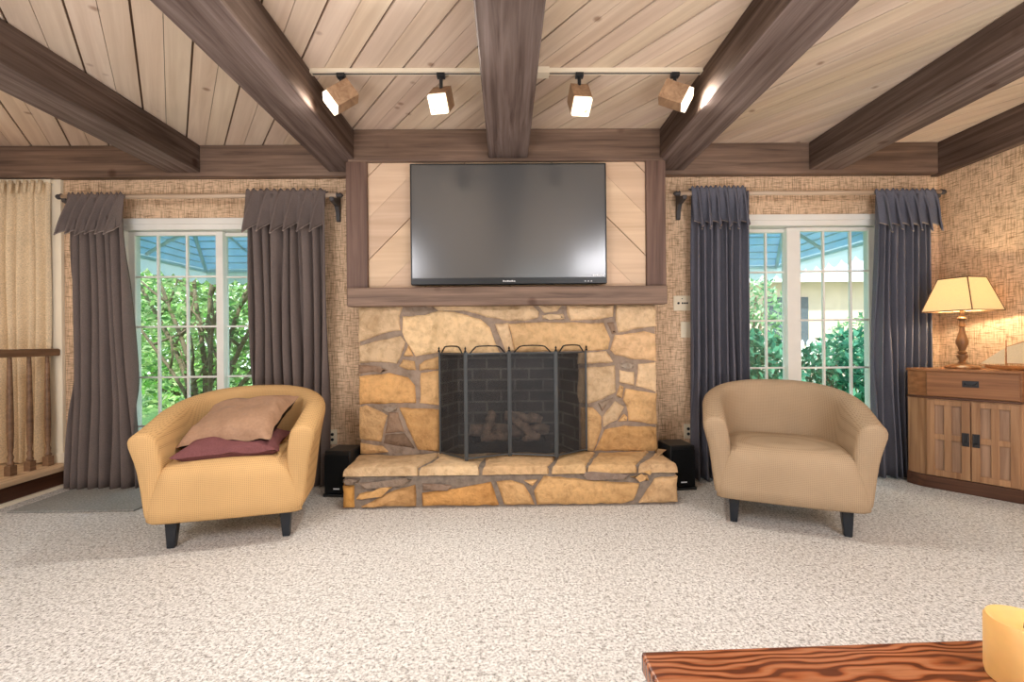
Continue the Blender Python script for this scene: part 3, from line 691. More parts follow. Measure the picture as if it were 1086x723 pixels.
# ------------------------------------------------------------------ armchairs
def armchair(loc, rz, m, label):
    t = thing('armchair', label, 'armchair', loc, rz, 'tub armchairs')
    yf = -.335
    def plan(tt, w, b, ys=-.04, n=1.0):
        """tt in 0..1 from the left arm front around the back to the right arm front"""
        if tt < .18: return Vector((-w, yf+(ys-yf)*tt/.18)), Vector((-1, 0))
        if tt > .82: return Vector((w, ys+(yf-ys)*(tt-.82)/.18)), Vector((1, 0))
        a = PI-(tt-.18)/.64*PI; c, s = math.cos(a), math.sin(a)
        e = .88
        x = w*math.copysign(abs(c)**e, c); y = ys+(b-ys)*abs(s)**e
        return Vector((x, y)), Vector((c/w, s/b)).normalized()
    def lerp(a, b, k): return a+(b-a)*k
    NS = 56; rings = []
    for i in range(-2, NS+3):
        tt = min(max(i/NS, 0), 1); fwd = 0; shr = 0
        if i == -2 or i == NS+2: fwd, shr = .018, .045
        elif i == -1 or i == NS+1: fwd, shr = .014, .018
        k = min(1, max(0, (tt if tt < .5 else 1-tt)/.5)); k = math.sin(k*PI/2)**1.25
        h = lerp(.625, .788, k); th = lerp(.125, .125, k)
        def O(z):
            f = (z-.15)/.62; return plan(tt, lerp(.375, .455, f**1.2), lerp(.34, .44, f))[0]
        nrm = plan(tt, .42, .4)[1]
        ring = []
        # tips of the arms lean forward a little at the top
        def put(p, inn, z):
            q = p-nrm*inn; tip = max(0, 1-(tt if tt < .5 else 1-tt)/.16)
            y = q.y-.035*tip*max(0, (z-.35)/.3)**1.5-(fwd)
            ring.append(Vector((q.x, y, z)))
        tw = th*lerp(.75, 1, .5)
        s = shr
        bulge = lerp(.018, .006, k)
        put(O(.15), s, .15+s*.3); put(O(.22), s, .22); put(O(.36), s, .36); put(O(h-.16), s, h-.16)
        put(O(h-.07), s-bulge, h-.07); put(O(h-.03), s-bulge+.012, h-.028-s*.4); put(O(h), th*.32, h-.004-s*.7); put(O(h), th*.62, h-.002-s*.7); put(O(h), th*.95-s, h-.026-s*.4)
        put(O(h), th+.004-s, h-.07); put(O(h-.15), th*.97-s, h-.16); put(O(.42), th*.9-s, .42); put(O(.3), th*.85-s, .3); put(O(.18), th*.8-s, .17)
        rings.append(ring)
    sh = MB(); n = len(rings[0]); vs = [v for r_ in rings for v in r_]; fs = []
    for i in range(len(rings)-1):
        for j in range(n): fs.append((i*n+j, (i+1)*n+j, (i+1)*n+(j+1) % n, i*n+(j+1) % n))
    fs.append(tuple(range(n))); L = len(rings)-1; fs.append(tuple(L*n+j for j in range(n-1, -1, -1)))
    sh.add(vs, fs); sh.build('backrest', m, t, smooth=True, subsurf=1, local=True)
    # seat block with softly rounded front
    se = MB(); prof = [(-.30, .150), (-.345, .150), (-.366, .165), (-.368, .22), (-.368, .28), (-.368, .32), (-.367, .36), (-.362, .395), (-.345, .424), (-.30, .440), (-.2, .447), (-.05, .444), (.1, .436), (.3, .43), (.33, .4), (.33, .2), (.3, .16)]
    nu = 24; vs = []
    for y, z in prof:
        for i in range(nu+1):
            u = i/nu*2-1; zz0 = min(1, max(0, (z-.25)/.15)); w = .366*(1-zz0)+.312*zz0 if y < -.33 else .31
            if y > .1: w = min(w, .31*math.sqrt(max(0, 1-((y-.1)/.30)**2))+.1)
            rd = .03*max(0, (abs(u)-.86)/.14)**2 if y < -.32 else 0
            yy = y+rd-(.010*(1-u*u) if y < -.25 else 0); zz = z+(.014*(1-u*u) if z > .43 else 0)-(.012*max(0, (abs(u)-.9)/.1)**2 if z > .41 else 0)
            vs.append(Vector((u*w, yy, zz)))
    q = nu+1; m_ = len(prof); fs = [(j*q+i, j*q+i+1, ((j+1) % m_)*q+i+1, ((j+1) % m_)*q+i) for j in range(m_) for i in range(nu)]
    fs += [tuple(j*q for j in range(m_)), tuple(j*q+nu for j in range(m_-1, -1, -1))]
    se.add(vs, [tuple(reversed(f)) for f in fs]); se.build('seat', m, t, smooth=True, local=True, angle=60)
    for sx in (-1, 1):
        for ly in (-.272, .25):
            lx = .272*sx*(1 if ly < 0 else .9); lb = MB()
            for_top, for_bot = .03, .019
            vs = []
            for z, hw, ox in ((0, for_bot, .004*sx), (.165, for_top, 0)):
                for a, b in ((-1, -1), (1, -1), (1, 1), (-1, 1)): vs.append((lx+ox+a*hw, ly+b*hw+(-.004 if z == 0 and ly < 0 else 0), z))
            lb.add(vs, [(3, 2, 1, 0), (4, 5, 6, 7), (0, 1, 5, 4), (1, 2, 6, 5), (2, 3, 7, 6), (3, 0, 4, 7)])
            lb.build('leg', MT['legm'], t, local=True, bevel=.006)
    return t
def chairpose(pl, pr):
    a, b = PZ(*pl, 0), PZ(*pr, 0); m_ = (a+b)/2; d = b-a; rz = math.atan2(d.y, d.x)
    q = Vector((-math.sin(rz), math.cos(rz), 0)); return m_+q*.272, rz
l1, r1 = chairpose((182, 580), (305, 567)); l2, r2 = chairpose((778, 552), (899, 568))
armchair((l1.x, l1.y, 0), r1, MT['chairA'], 'ribbed tub armchair with two cushions in front of the left sliding door')
armchair((l2.x, l2.y, 0), r2, MT['chairB'], 'empty ribbed tub armchair in front of the right sliding door')
# cushions in the left chair
def cushion(name, lab, mat, w, d, th, loc, rot, ctop, cbot, seed):
    t = MB(); N = 18
    def surf(sg):
        def fn(u, v):
            a, b = u*2-1, v*2-1
            pin = 1-.10*(1-a*a)*abs(b)**2; pin2 = 1-.10*(1-b*b)*abs(a)**2
            e = max(0, (1-a**4)*(1-b**4))**.55
            z = sg*th/2*e*(1+.22*noise.noise(Vector((a*1.8, b*1.8, seed))))
            z += .022*noise.noise(Vector((a*3.2+b, b*3.2, seed+3)))*(1 if sg > 0 else .6)
            return Vector((a*w/2*pin2, b*d/2*pin, z))
        return fn
    t.grid(surf(1), N, N, ctop); t.grid(lambda u, v: surf(-1)(1-u, v), N, N, cbot)
    # welt
    o = t.build(name, mat, smooth=True, subsurf=1)
    o.location = loc; o.rotation_euler = rot
    return tag(o, lab, 'cushion', 'cushions on the left armchair')
def chairpt(x, y, z): 
    c, s = math.cos(r1), math.sin(r1); return (l1.x+c*x-s*y, l1.y+s*x+c*y, z)
cushion('throw_pillow', 'maroon cushion lying flat on the seat of the left armchair', MT['maroon'], .52, .44, .12, chairpt(-.02, -.10, .492), (math.radians(4), 0, r1+.05), (1, 1, 1), (.7, .7, .7), 2)
cushion('throw_pillow', 'brown satin cushion with black underside leaning back on the maroon cushion', MT['pillow'], .52, .46, .16, chairpt(-.015, -.03, .612), (math.radians(24), math.radians(-5), r1-.22), (1, 1, 1), (.03, .03, .035), 5)

# ------------------------------------------------------------------ speakers
def speaker(x0, x1, y0, h, d, rz, lab):
    t = thing('speaker', lab, 'speaker', ((x0+x1)/2, y0, 0), rz, 'black speakers beside the hearth')
    w = (x1-x0)/2
    MB().box(-w, w, .012, d, .02, h).build('cabinet', MT['black'], t, local=True, bevel=.01)
    MB().box(-w+.008, w-.008, -.004, .012, .03, h-.03).build('grille', cl_grille, t, local=True, bevel=.004)
    MB().box(-w-.004, w+.004, 0, d, 0, .02).build('foot', MT['black'], t, local=True)
    MB().box(-.022, .022, -.0055, -.004, .055, .063).build('logo', MT['logo'], t, local=True)
cl_grille = cloth('speaker_grille', (26, 28, 30), 300, .3)
speaker(-1.275, -1.085, 3.155, .315, .22, math.radians(-6), 'black speaker on the carpet at the left end of the hearth')
speaker(1.15, 1.335, 3.2, .315, .22, math.radians(6), 'black speaker on the carpet at the right end of the hearth')

# ------------------------------------------------------------------ wall plates
def plate(x, z, w, h, lab, holes, name='wall_plate', cat='wall plate'):
    t = thing(name, lab, cat, (x, YW, z))
    MB().box(x-w/2, x+w/2, YW-.01, YW-.001, z-h/2, z+h/2).build('cover', MT['plate'], t, bevel=.003)
    if holes:
        for a, b, r in holes: MB().lathe([(r, 0), (r, .004), (r*.6, .006)], (x+a, YW-.01, z+b), 12, M=Matrix.Rotation(PI/2, 3, 'X')).build('socket', MT['black'], t)
q = PY(723, 321.5, YW); plate(q.x, q.z, .135, .118, 'ivory wall plate with four black jacks beside the mantel', [(-.03, 0, .009), (.002, 0, .007), (.02, 0, .007), (.038, 0, .007), (-.002, .035, .004)])
q = PY(727, 349.5, YW); plate(q.x, q.z, .08, .125, 'blank ivory wall plate below the plate with jacks', None)
q = PY(729.5, 457, YW); plate(q.x, q.z, .07, .115, 'ivory electrical outlet low on the wall behind the right speaker', [(0, .02, .012), (0, -.02, .012)], 'electrical_outlet', 'outlet')
q = PY(353, 463, YW); plate(q.x, q.z, .07, .115, 'ivory electrical outlet low on the wall behind the left speaker', [(0, .02, .012), (0, -.02, .012)], 'electrical_outlet', 'outlet')

# ------------------------------------------------------------------ corner cabinet
P0 = PZ(983, 516.2, 0); P1 = PZ(1084, 534.4, 0); ca = math.atan2(P1.y-P0.y, P1.x-P0.x); CW = (P1-P0).length; CH = .842
cbn = thing('corner_cabinet', 'brown wooden corner cabinet with one drawer over two panelled doors', 'cabinet', (P0.x, P0.y, 0), ca)
ci = Matrix.Rotation(-ca, 2)
def W2L(x, y): v = ci @ Vector((x-P0.x, y-P0.y)); return (v.x, v.y)
def cplan(g):
    """outline in cabinet coordinates: bowed left side, flat front, bowed right side, back in the corner"""
    a = W2L(2.945, 3.31); a2 = W2L(2.955, 3.27); a0 = W2L(2.95, 3.318)
    b = [(-.0-g, 0-g), (CW+.004, 0-g)]
    r0 = W2L(XR-.02, 2.80); rr = W2L(XR-.02, 3.318)
    return [(a0[0]-g, a0[1]), (a[0]-g, a[1]), ((a2[0]-.0)-g, a2[1]-g*.6), ((a2[0]*.45)-.006-g, a2[1]*.45-g)]+b+[(r0[0], r0[1]), rr]
def cpr(z0, z1, g=0): return MB().prism([(x, y, z0) for x, y in cplan(g)], (0, 0, z1-z0))
cpr(0, .088, .008).build('plinth', MT['base'], cbn, local=True, bevel=.004)
cpr(.088, .632, 0).build('carcass', MT['cabv'], cbn, local=True, bevel=.003)
cpr(.632, .646, .008).build('waist_moulding', MT['base'], cbn, local=True, bevel=.003)
cpr(.646, .825, 0).build('drawer_case', MT['cab'], cbn, local=True, bevel=.003)
cpr(.825, CH, .01).build('cabinet_top', MT['cab'], cbn, local=True, bevel=.004)
d = MB().box(.004, CW-.004, -.014, -.0005, .652, .818).build('drawer', MT['cab'], cbn, local=True, bevel=.004)
k = MB(); k.box(CW*.5-.04, CW*.5+.04, -.0175, -.0145, .725, .768); 
k.tube([(CW*.5-.028, -.018, .752), (CW*.5-.026, -.03, .742), (CW*.5, -.032, .737), (CW*.5+.026, -.03, .742), (CW*.5+.028, -.018, .752)], .004, 6)
k.build('handle', MT['brass'], d, local=True, bevel=.002)
for i, (a, b) in enumerate(((.004, CW/2-.003), (CW/2+.003, CW-.004))):
    z0, z1 = .096, .624; st = .042; y0, y1 = -.02, -.0005
    f = MB(); f.box(a, a+st, y0, y1, z0, z1); f.box(b-st, b, y0, y1, z0, z1); f.box(a+st, b-st, y0, y1, z1-st*.8, z1); f.box(a+st, b-st, y0, y1, z0, z0+st)
    mx_ = (a+b)/2; zm = (z0+z1)/2+.01; f.box(mx_-.019, mx_+.019, y0+.002, y1, z0+st, z1-st*.8); f.box(a+st, b-st, y0+.003, y1, zm-.019, zm+.019)
    dd = f.build('door', MT['cabv'], cbn, local=True, bevel=.002)
    MB().box(a+st-.002, b-st+.002, -.004, -.001, z0+st-.002, z1-st*.8+.002).build('door_panel', MT['cabp'], dd, local=True)
    hx = b-.022 if i == 0 else a+.022
    hb = MB(); hb.box(hx-.018, hx+.018, y0-.0035, y0-.0005, zm-.045, zm+.045)
    hb.tube([(hx-.012, y0-.004, zm+.03), (hx-.012, y0-.016, zm-.005), (hx-.008, y0-.018, zm-.02), (hx+.008, y0-.018, zm-.02), (hx+.012, y0-.016, zm-.005), (hx+.012, y0-.004, zm+.03)], .004, 6)
    hb.build('handle', MT['brass'], dd, local=True, bevel=.002)

# ------------------------------------------------------------------ table lamp
LPX, LPY = 3.195, 3.155
lm = thing('table_lamp', 'turned wood table lamp with lit cream four-sided shade on the corner cabinet', 'lamp', (LPX, LPY, CH))
z = CH
MB().lathe([(.092, z+.0005), (.094, z+.012), (.086, z+.022), (.05, z+.032), (.034, z+.038)], (LPX, LPY, 0), 28).build('base', MT['lampw'], lm, smooth=True, angle=40)
MB().lathe([(.03, z+.03), (.022, z+.045), (.016, z+.05), (.02, z+.065), (.032, z+.085), (.03, z+.095), (.018, z+.1), (.026, z+.108), (.028, z+.115), (.017, z+.125), (.022, z+.145), (.034, z+.175), (.034, z+.195), (.026, z+.225), (.017, z+.26), (.014, z+.29), (.02, z+.296), (.017, z+.305), (.014, z+.335), (.02, z+.34), (.028, z+.352), (.02, z+.362), (.013, z+.366), (.016, z+.385), (.012, z+.41)], (LPX, LPY, 0), 20).build('stem', MT['lampw'], lm, smooth=True, angle=50)
zs0, zs1 = 1.245, 1.475; sh = MB(); tr = MB(); an = math.radians(13)
def sq(hw, z): return [Vector((LPX+hw*(a*math.cos(an)-b*math.sin(an)), LPY+hw*(a*math.sin(an)+b*math.cos(an)), z)) for a, b in ((-1, -1), (1, -1), (1, 1), (-1, 1))]
b4, t4 = sq(.152, zs0), sq(.088, zs1)
sh.add(b4+t4, [(0, 1, 5, 4), (1, 2, 6, 5), (2, 3, 7, 6), (3, 0, 4, 7)])
sh.build('lamp_shade', MT['shade'], lm, solid=.002)
for i in range(4):
    tr.tube([b4[i], b4[(i+1) % 4]], .004, 6); tr.tube([t4[i], t4[(i+1) % 4]], .004, 6); tr.tube([b4[i], t4[i]], .0035, 6)
tr.build('shade_trim', MT['trim'], lm)
hz = MB().tube([(LPX, LPY, z+.40), (LPX, LPY, zs1-.02)], .004, 6)
for i in (0, 1): hz.tube([t4[i]+Vector((0, 0, -.002)), t4[i+2]+Vector((0, 0, -.002))], .0025, 6)
hz.build('harp', MT['brass'], lm)
MB().lathe([(.012, 0), (.024, .03), (.03, .055), (.024, .08), (.008, .092)], (LPX, LPY, z+.412), 14).build('bulb', emit('lamp_bulb', (255, 214, 150), 4), lm, smooth=True)
def light(kind, name, loc, energy, col, **kw):
    l = bpy.data.lights.new(name, kind); l.energy = energy; l.color = col
    for k_, v_ in kw.items(): setattr(l, k_, v_)
    o = bpy.data.objects.new(name, l); COL.objects.link(o); o.location = loc; return o
light('POINT', 'lamp_light', (LPX, LPY, z+.49), 24, (1, .8, .54), shadow_soft_size=.04)

# ------------------------------------------------------------------ model sailboat
bw = Vector((3.19, 3.0, CH)); bs = Vector((3.375, 2.875, CH)); bd = (bs-bw).normalized(); bL = .27; bn = Vector((-bd.y, bd.x, 0))
bs = bw+bd*bL
sb = thing('model_sailboat', 'small wooden model sailboat with cream sails on the corner cabinet', 'model boat', tuple(bw))
def hullf(u, v):
    a = (v-.5)*PI; wd = .036*math.sin(PI*min(1, u*.75+.02))**.7; dp = .012+.018*math.sin(PI*(u*.8+.1)); 
    return bw+bd*(bL*u)+bn*(wd*math.sin(a))+Vector((0, 0, .031+.006*(abs(u-.55)*1.6)**2-dp*math.cos(a)*1.0))
hm = MB(); hm.grid(hullf, 16, 8)
hm.grid(lambda u, v: bw+bd*(bL*u)+bn*(.036*math.sin(PI*min(1, u*.75+.02))**.7*(v*2-1))+Vector((0, 0, .0305+.006*(abs(u-.55)*1.6)**2)), 16, 2)
hm.box(-.02, .02, -.03, .03, 0, .004, M=Matrix.Translation(bw+bd*.13+Vector((0, 0, .0005))) @ Matrix.Rotation(math.atan2(bd.y, bd.x), 4, 'Z'))
hm.build('hull', MT['hull'], sb, smooth=True, angle=50)
mp = bw+bd*.1
ms = MB(); ms.tube([mp+Vector((0, 0, .03)), mp+Vector((0, 0, .2))], .003, 6); ms.tube([mp+Vector((0, 0, .045)), mp+bd*.15+Vector((0, 0, .043))], .0022, 6); ms.tube([mp+Vector((0, 0, .155)), mp+bd*.14+Vector((0, 0, .21))], .0022, 6); ms.tube([bw+bd*.01+Vector((0, 0, .035)), bw-bd*.025+Vector((0, 0, .042))], .002, 6)
ms.build('mast', MT['hull'], sb)
sl = MB(); up = Vector((0, 0, 1))
sl.add([mp+up*.047+bd*.004, mp+bd*.146+up*.045, mp+bd*.136+up*.208, mp+up*.153+bd*.004], [(0, 1, 2, 3)]); sl.add([mp-bd*.006+up*.15, mp-bd*.008+up*.042, bw-bd*.022+up*.043], [(0, 1, 2)])
sl.build('sail', MT['sail'], sb, solid=.001)

# ------------------------------------------------------------------ coffee table with candle
T0 = PZ(679.5, 690, .45); T1 = PZ(1045, 677, .45); ta = math.atan2(T1.y-T0.y, T1.x-T0.x)
ct_ = thing('coffee_table', 'polished red oak coffee table in the right foreground', 'table', (T0.x, T0.y, 0), ta)
MB().box(0, 1.25, -.62, 0, .41, .45).build('tabletop', MT['oak'], ct_, local=True, bevel=.006)
MB().box(.06, 1.19, -.56, -.06, .34, .4095).build('apron', MT['oak'], ct_, local=True)
for a in (.05, 1.14):
    for b in (-.57, -.11): MB().box(a, a+.06, b, b+.06, 0, .409).build('leg', MT['oak'], ct_, local=True, bevel=.004)
cy = .80; cxp = PY(1050, 690, cy).x+.062
cn = thing('pillar_candle', 'thick honey-yellow pillar candle standing on the coffee table', 'candle', (cxp, cy, .4505))
cz1 = PY(1064, 658, cy).z
MB().lathe([(.05, .451), (.052, .46), (.052, cz1-.006), (.049, cz1), (.044, cz1-.002), (.038, cz1-.01), (.002, cz1-.014)], (cxp, cy, 0), 40).build('wax', MT['wax'], cn, smooth=True, angle=50)
MB().tube([(cxp, cy, cz1-.016), (cxp+.001, cy, cz1-.006), (cxp+.004, cy, cz1)], .0013, 6).build('wick', MT['black'], cn)

# ------------------------------------------------------------------ track lighting
trz = ZC-.001
yt = 2.55
for x0, x1, lab in ((-1.075, -.118, 'pale ceiling light track left of the middle beam'), (.168, 1.113, 'pale ceiling light track right of the middle beam')):
    t = thing('light_track', lab, 'light track', ((x0+x1)/2, yt, trz), 0, 'ceiling light tracks')
    MB().box(x0, x1, yt-.018, yt+.018, trz-.022, trz).build('rail', MT['cream'], t)
    MB().box(x0+.01, x1-.01, yt-.005, yt+.005, trz-.0235, trz-.0221).build('slot', MT['bracket'], t)
    if x0 > 0: MB().box(x0, x0+.085, yt-.03, yt+.03, trz-.034, trz-.0001).build('power_feed', MT['cream'], t)
tl = []
def tlight(px, hangz, tilt_az, tilt_el, lab, face):
    x = PZ(px, 77, trz-.03).x; t = thing('track_light', lab, 'spotlight', (x, yt, trz-.022), 0, 'track spotlights')
    s = MB(); s.box(x-.022, x+.022, yt-.016, yt+.016, trz-.045, trz-.0236); s.tube([(x, yt, trz-.045), (x, yt, trz-.12)], .010, 8); s.build('stem', MT['black'], t)
    c = Vector((x, yt, trz-.12-hangz)); dv = Vector((math.sin(tilt_az)*math.cos(tilt_el), -math.cos(tilt_az)*math.cos(tilt_el), -math.sin(tilt_el)))
    M = Matrix.Translation(c) @ dv.to_track_quat('Z', 'Y').to_matrix().to_4x4()
    h = MB(); hw = .046; L0, L1 = -.075, .06
    for sx in (-1, 1): h.box(sx*hw-.005, sx*hw+.005, -hw-.005, hw+.005, L0, L1, M=M); h.box(-hw, hw, sx*hw-.005, sx*hw+.005, L0, L1, M=M)
    h.box(-hw, hw, -hw, hw, L0, L0+.008, M=M); ho = h.build('housing', MT['canw'], t)
    b = MB(); b.lathe([(.015, -.02), (.034, .03), (.04, .058), (.03, .07), (.002, .075)], c, 18, M=M.to_3x3()); b.build('bulb', MT['bulb'], ho, smooth=True)
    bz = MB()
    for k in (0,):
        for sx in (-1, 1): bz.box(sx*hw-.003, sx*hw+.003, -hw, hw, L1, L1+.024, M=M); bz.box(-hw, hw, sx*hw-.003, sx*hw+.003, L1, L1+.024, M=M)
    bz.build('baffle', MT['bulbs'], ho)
    l = light('SPOT', 'spot', c+dv*.11, face, (1, .95, .87), spot_size=math.radians(150), spot_blend=.9, shadow_soft_size=.04)
    l.rotation_euler = dv.to_track_quat('-Z', 'Y').to_euler()
tlight(360, .03, math.radians(-70), math.radians(38), 'leftmost track spotlight turned left beside the ceiling beam', 9)
tlight(467, .05, math.radians(-10), math.radians(42), 'glaring track spotlight facing the room just left of the middle beam', 120)
tlight(615, .05, math.radians(6), math.radians(55), 'glaring track spotlight facing the room just right of the middle beam', 62)
tlight(717, .03, math.radians(70), math.radians(28), 'rightmost track spotlight turned right beside the ceiling beam', 26)

# ------------------------------------------------------------------ outdoors
g = MB().box(-14, 14, YW+.16, 22, -.3, -.14).build('ground', MT['grass']); struct(g)
def awning(x0, x1, lab):
    y0, y1 = YW+.16, 5.55; ze, zr = 1.97, 2.6; hip = .9
    t = thing('patio_awning', lab, 'awning', ((x0+x1)/2, y0, ze), 0, 'metal awnings over the sliding doors')
    P = MB(); T = .012
    fl, fr, wl, wr = Vector((x0, y1, ze)), Vector((x1, y1, ze)), Vector((x0+hip, y0, zr)), Vector((x1-hip, y0, zr)); bl, br = Vector((x0, y0, ze)), Vector((x1, y0, ze))
    P.prism([fl, fr, wr, wl], (0, 0, T)); P.prism([bl, fl, wl], (0, 0, T)); P.prism([fr, br, wr], (0, 0, T))
    P.build('roof_panel', MT['awn'], t)
    rb = MB()
    for i in range(1, 12):
        f = i/12; a = wl.lerp(fl, f); b = wr.lerp(fr, f); rb.tube([a-Vector((0, 0, .008)), b-Vector((0, 0, .008))], .008, 5)
        rb.tube([wl.lerp(fl, f)-Vector((0, 0, .008)), wl.lerp(bl, f)-Vector((0, 0, .008))], .008, 5); rb.tube([wr.lerp(fr, f)-Vector((0, 0, .008)), wr.lerp(br, f)-Vector((0, 0, .008))], .008, 5)
    rb.build('panel_rib', MT['awnt'], t)
    fr_ = MB(); 
    for a, b in ((wl, fl), (wr, fr), (fl, fr), (bl, fl), (br, fr)): fr_.tube([a-Vector((0, 0, .03)), b-Vector((0, 0, .03))], .02, 6)
    for xx in (x0+.7, x1-.7):
        fr_.tube([Vector((xx, y0+(y1-y0)*f, 1.8+(ze-.05-1.8)*f+.35*math.sin(PI*f))) for f in (0, .15, .3, .45, .6, .8, 1)], .014, 6)
    fr_.build('support_frame', MT['awnt'], t)
    v = MB()
    def edge(a, b, out):
        L = (b-a).length; m_ = max(4, int(L/.17)); u = (b-a)/m_
        for i in range(m_):
            pts = [a+u*i]+[a+u*(i+k/6)-Vector((0, 0, .13+.06*math.sin(PI*k/6))) for k in range(7)]+[a+u*(i+1)]
            v.add(pts, [tuple(range(len(pts)))])
    edge(fl, fr, 0); edge(bl, fl, 0); edge(br, fr, 0); v.build('scalloped_valance', MT['awnt'], t)
awning(-3.62, -1.0, 'blue metal awning with scalloped edge outside the left sliding door')
awning(.9, 3.32, 'blue metal awning with scalloped edge outside the right sliding door')

def leaves(mb, c, rad, n, size, cols, seed, flat=.5, shell=.35):
    r = random.Random(seed); c = Vector(c)
    for _ in range(n):
        while True:
            p = Vector((r.uniform(-1, 1), r.uniform(-1, 1), r.uniform(-1, 1)))
            if shell < p.length < 1: break
        q = c+Vector((p.x*rad[0], p.y*rad[1], p.z*rad[2]))
        a = Vector((r.gauss(0, 1), r.gauss(0, 1), r.gauss(0, flat))).normalized(); b = a.cross(Vector((r.gauss(0, 1), r.gauss(0, 1), r.gauss(0, 1)))).normalized()
        s = size*r.uniform(.6, 1.3); k = r.random(); k2 = r.uniform(.7, 1.2)
        i = r.randrange(len(cols)); cc = tuple(x*k2 for x in lin(cols[i]))
        mb.add([q-a*s, q+b*s*.42, q+a*s, q-b*s*.42], [(0, 1, 2, 3)], cc)
GR = [(160, 196, 120), (190, 216, 142), (130, 174, 106), (216, 232, 176), (112, 150, 92)]
TE = [(70, 146, 112), (52, 120, 92), (96, 170, 130), (120, 186, 150), (44, 104, 76)]
PL = [(170, 206, 150), (140, 186, 130), (206, 224, 190), (110, 160, 120)]
# spreading multi-stem tree outside the left door
tr1 = thing('multi_stem_tree', 'green tree with many slanting stems outside the left sliding door', 'tree', (-3.9, 5.9, -.14))
bk = MB(); r = random.Random(9)
for dx, dz_, dy, rad in ((-1.2, 2.6, .2, .05), (-.7, 2.9, -.1, .045), (-.25, 3.0, .2, .05), (.25, 3.0, 0, .045), (.8, 2.8, .2, .055), (1.4, 2.6, -.1, .05), (.5, 2.2, -.3, .035), (-.9, 2.0, -.3, .035), (1.7, 2.0, .1, .035)):
    P = [Vector((-3.9+dx*f**1.15+.05*math.sin(f*7+dx), 5.9+dy*f, -.14+dz_*f)) for f in (0, .15, .3, .45, .6, .8, 1)]
    bk.tube(P, [rad*.75*(1-.55*f) for f in (0, .15, .3, .45, .6, .8, 1)], 7)
    for j in (2, 3, 4):
        e = P[j]+Vector((r.uniform(-.5, .5), r.uniform(-.2, .2), r.uniform(.3, .7))); bk.tube([P[j], (P[j]+e)/2+Vector((.03, 0, -.04)), e], [rad*.5, rad*.35, rad*.2], 5)
bk.build('trunk', MT['bark'], tr1, smooth=True)
lf = MB()
leaves(lf, (-3.9, 6.3, 1.55), (1.9, .6, 1.1), 5200, .055, GR, 1, .5, 0)
leaves(lf, (-3.9, 6.2, .5), (1.7, .5, .55), 900, .05, GR, 2, .5, 0)
lf.build('foliage', MT['leaf'], tr1)
def shrub(name, lab, cat, c, rad, n, size, cols, seed, z0=-.14, grp=None, dark=(40, 70, 46)):
    t = thing(name, lab, cat, (c[0], c[1], z0), 0, grp)
    s = MB(); 
    for k in range(5):
        a = k*2.5; s.tube([(c[0], c[1], z0), (c[0]+rad[0]*.3*math.cos(a), c[1]+rad[1]*.3*math.sin(a), z0+(c[2]-z0)*.6), (c[0]+rad[0]*.5*math.cos(a), c[1]+rad[1]*.5*math.sin(a), c[2]+rad[2]*.4)], [.05, .035, .015], 6)
    s.build('stem', MT['bark'], t, smooth=True)
    l = MB(); leaves(l, c, rad, n, size, cols, seed, 1, .2); l.build('foliage', MT['leaf'], t)
LG = [(178, 220, 122), (206, 236, 160), (150, 200, 100), (226, 244, 196), (120, 176, 86)]
shrub('hedge_tree', 'sunlit pale green tree at the left behind the multi-stem tree', 'tree', (-6.7, 9.2, 1.4), (1.75, .8, 2.1), 4200, .10, LG, 12)
shrub('hedge_tree', 'sunlit pale green tree at the right behind the multi-stem tree', 'tree', (-3.1, 9.4, 1.4), (1.8, .8, 2.1), 4200, .10, LG, 13)
shrub('evergreen_bush', 'teal green evergreen bush left of the right door stile', 'bush', (3.4, 6.2, .45), (.62, .5, .75), 2200, .07, TE, 21)
shrub('evergreen_bush', 'wide teal evergreen bush filling the lower right door', 'bush', (4.95, 6.4, .35), (.92, .55, .85), 3000, .07, TE, 22)
shrub('small_tree', 'airy light green tree at the left of the right sliding door', 'tree', (3.85, 7.4, 1.35), (.75, .5, .95), 1500, .06, PL, 23)
shrub('flowering_shrub', 'pale shrub in front of the neighbour house', 'bush', (7.0, 8.6, 1.0), (.9, .5, .55), 900, .06, PL, 24)
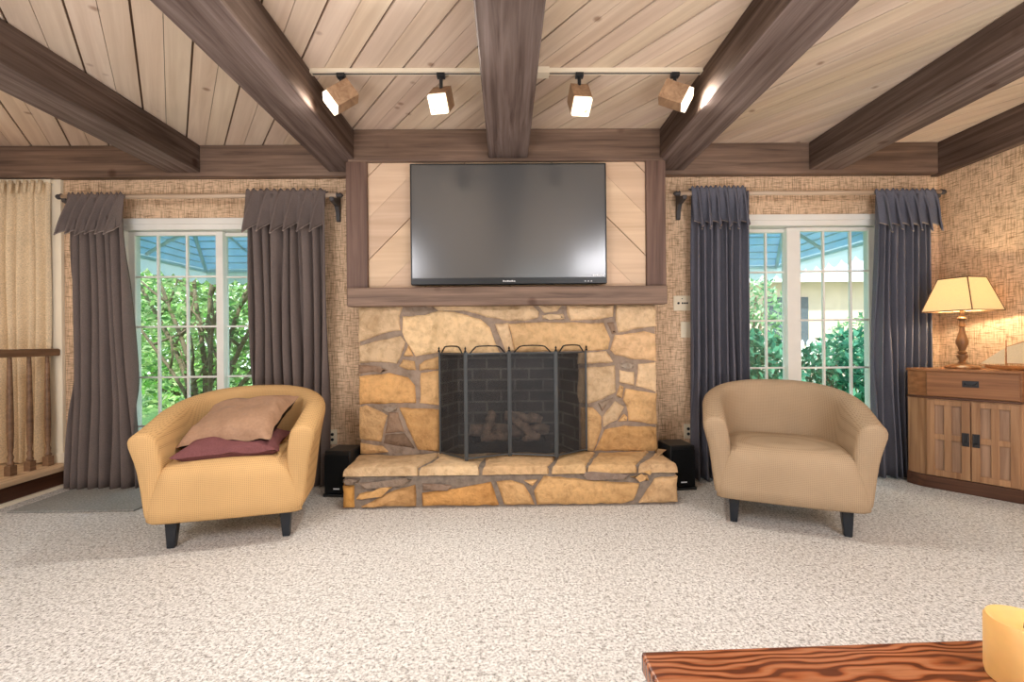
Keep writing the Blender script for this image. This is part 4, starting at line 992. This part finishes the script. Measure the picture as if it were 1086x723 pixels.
# neighbour house
ho = thing('neighbour_house', 'pale neighbour house with low roof beyond the right door', 'house', (8.2, 12, -.14))
MB().box(5.6, 12, 11.4, 15, -.14, 2.55).build('wall', MT['stucco'], ho)
MB().prism([(5.0, 10.9, 2.5), (12.5, 10.9, 2.5), (12.5, 13.5, 3.9), (5.0, 13.5, 3.9)], (0, 0, .12)).build('roof', MT['roof'], ho)
MB().box(5.0, 12.5, 10.86, 10.9, 2.42, 2.64).build('fascia', MT['fence'], ho)
MB().box(6.5, 7.6, 11.36, 11.4, .9, 2.1).build('window', MT['dkwin'], ho)
pf = MB()
for i in range(30): 
    xx = 4.3+i*.13; pf.prism([(xx, 9.2, -.14), (xx+.075, 9.2, -.14), (xx+.075, 9.2, .98), (xx+.0375, 9.2, 1.04), (xx, 9.2, .98)], (0, .02, 0))
pf.box(4.25, 8.2, 9.225, 9.255, .2, .28); pf.box(4.25, 8.2, 9.225, 9.255, .75, .83)
tag(pf.build('picket_fence', MT['fence']), 'white picket fence before the neighbour house', 'fence')

# ------------------------------------------------------------------ light
w = bpy.data.worlds.new('world'); scene.world = w; w.use_nodes = True
nt = w.node_tree; bg = nt.nodes['Background']; tc = nt.nodes.new('ShaderNodeTexCoord'); sp = nt.nodes.new('ShaderNodeSeparateXYZ'); rp = nt.nodes.new('ShaderNodeValToRGB')
nt.links.new(tc.outputs['Generated'], sp.inputs[0]); nt.links.new(sp.outputs[2], rp.inputs[0]); nt.links.new(rp.outputs[0], bg.inputs[0])
rp.color_ramp.elements[0].position = 0; rp.color_ramp.elements[0].color = (.95, 1, .98, 1); rp.color_ramp.elements[1].position = .7; rp.color_ramp.elements[1].color = (.5, .72, 1, 1)
bg.inputs[1].default_value = 2.6
sun = light('SUN', 'sun', (0, 5, 8), 6, (1, .95, .86), angle=math.radians(2)); sun.rotation_euler = (math.radians(42), 0, math.radians(25))
# rectangular area light
def area(name, loc, sx, sy, e, col, rot):
    o = light('AREA', name, loc, e, col, shape='RECTANGLE', size=sx, size_y=sy); o.rotation_euler = rot; return o
# unseen area lights added to brighten the room
area('rear_fill', (-1.9, -.6, 2.3), 1.0, 1.0, 60, (.95, .95, 1), (math.radians(22), 0, 0))
area('rear_fill', (1.6, -.6, 2.3), 1.0, 1.0, 60, (.95, .95, 1), (math.radians(22), 0, 0))
area('landing_fill', (-4.6, 2.2, 2.3), .6, .6, 18, (1, .88, .74), (0, 0, 0))
area('upward_fill', (-1.6, -.5, .5), 1.6, 1.0, 58, (.95, .95, 1), (math.radians(165), 0, 0))  # upward light added out of view to brighten the ceiling
area('upward_fill', (1.6, -.5, .5), 1.6, 1.0, 58, (.95, .95, 1), (math.radians(165), 0, 0))

scene.view_settings.view_transform = 'Standard'
scene.view_settings.look = 'None'
scene.view_settings.exposure = 0
scene.cycles.max_bounces = 8
scene.cycles.transparent_max_bounces = 16
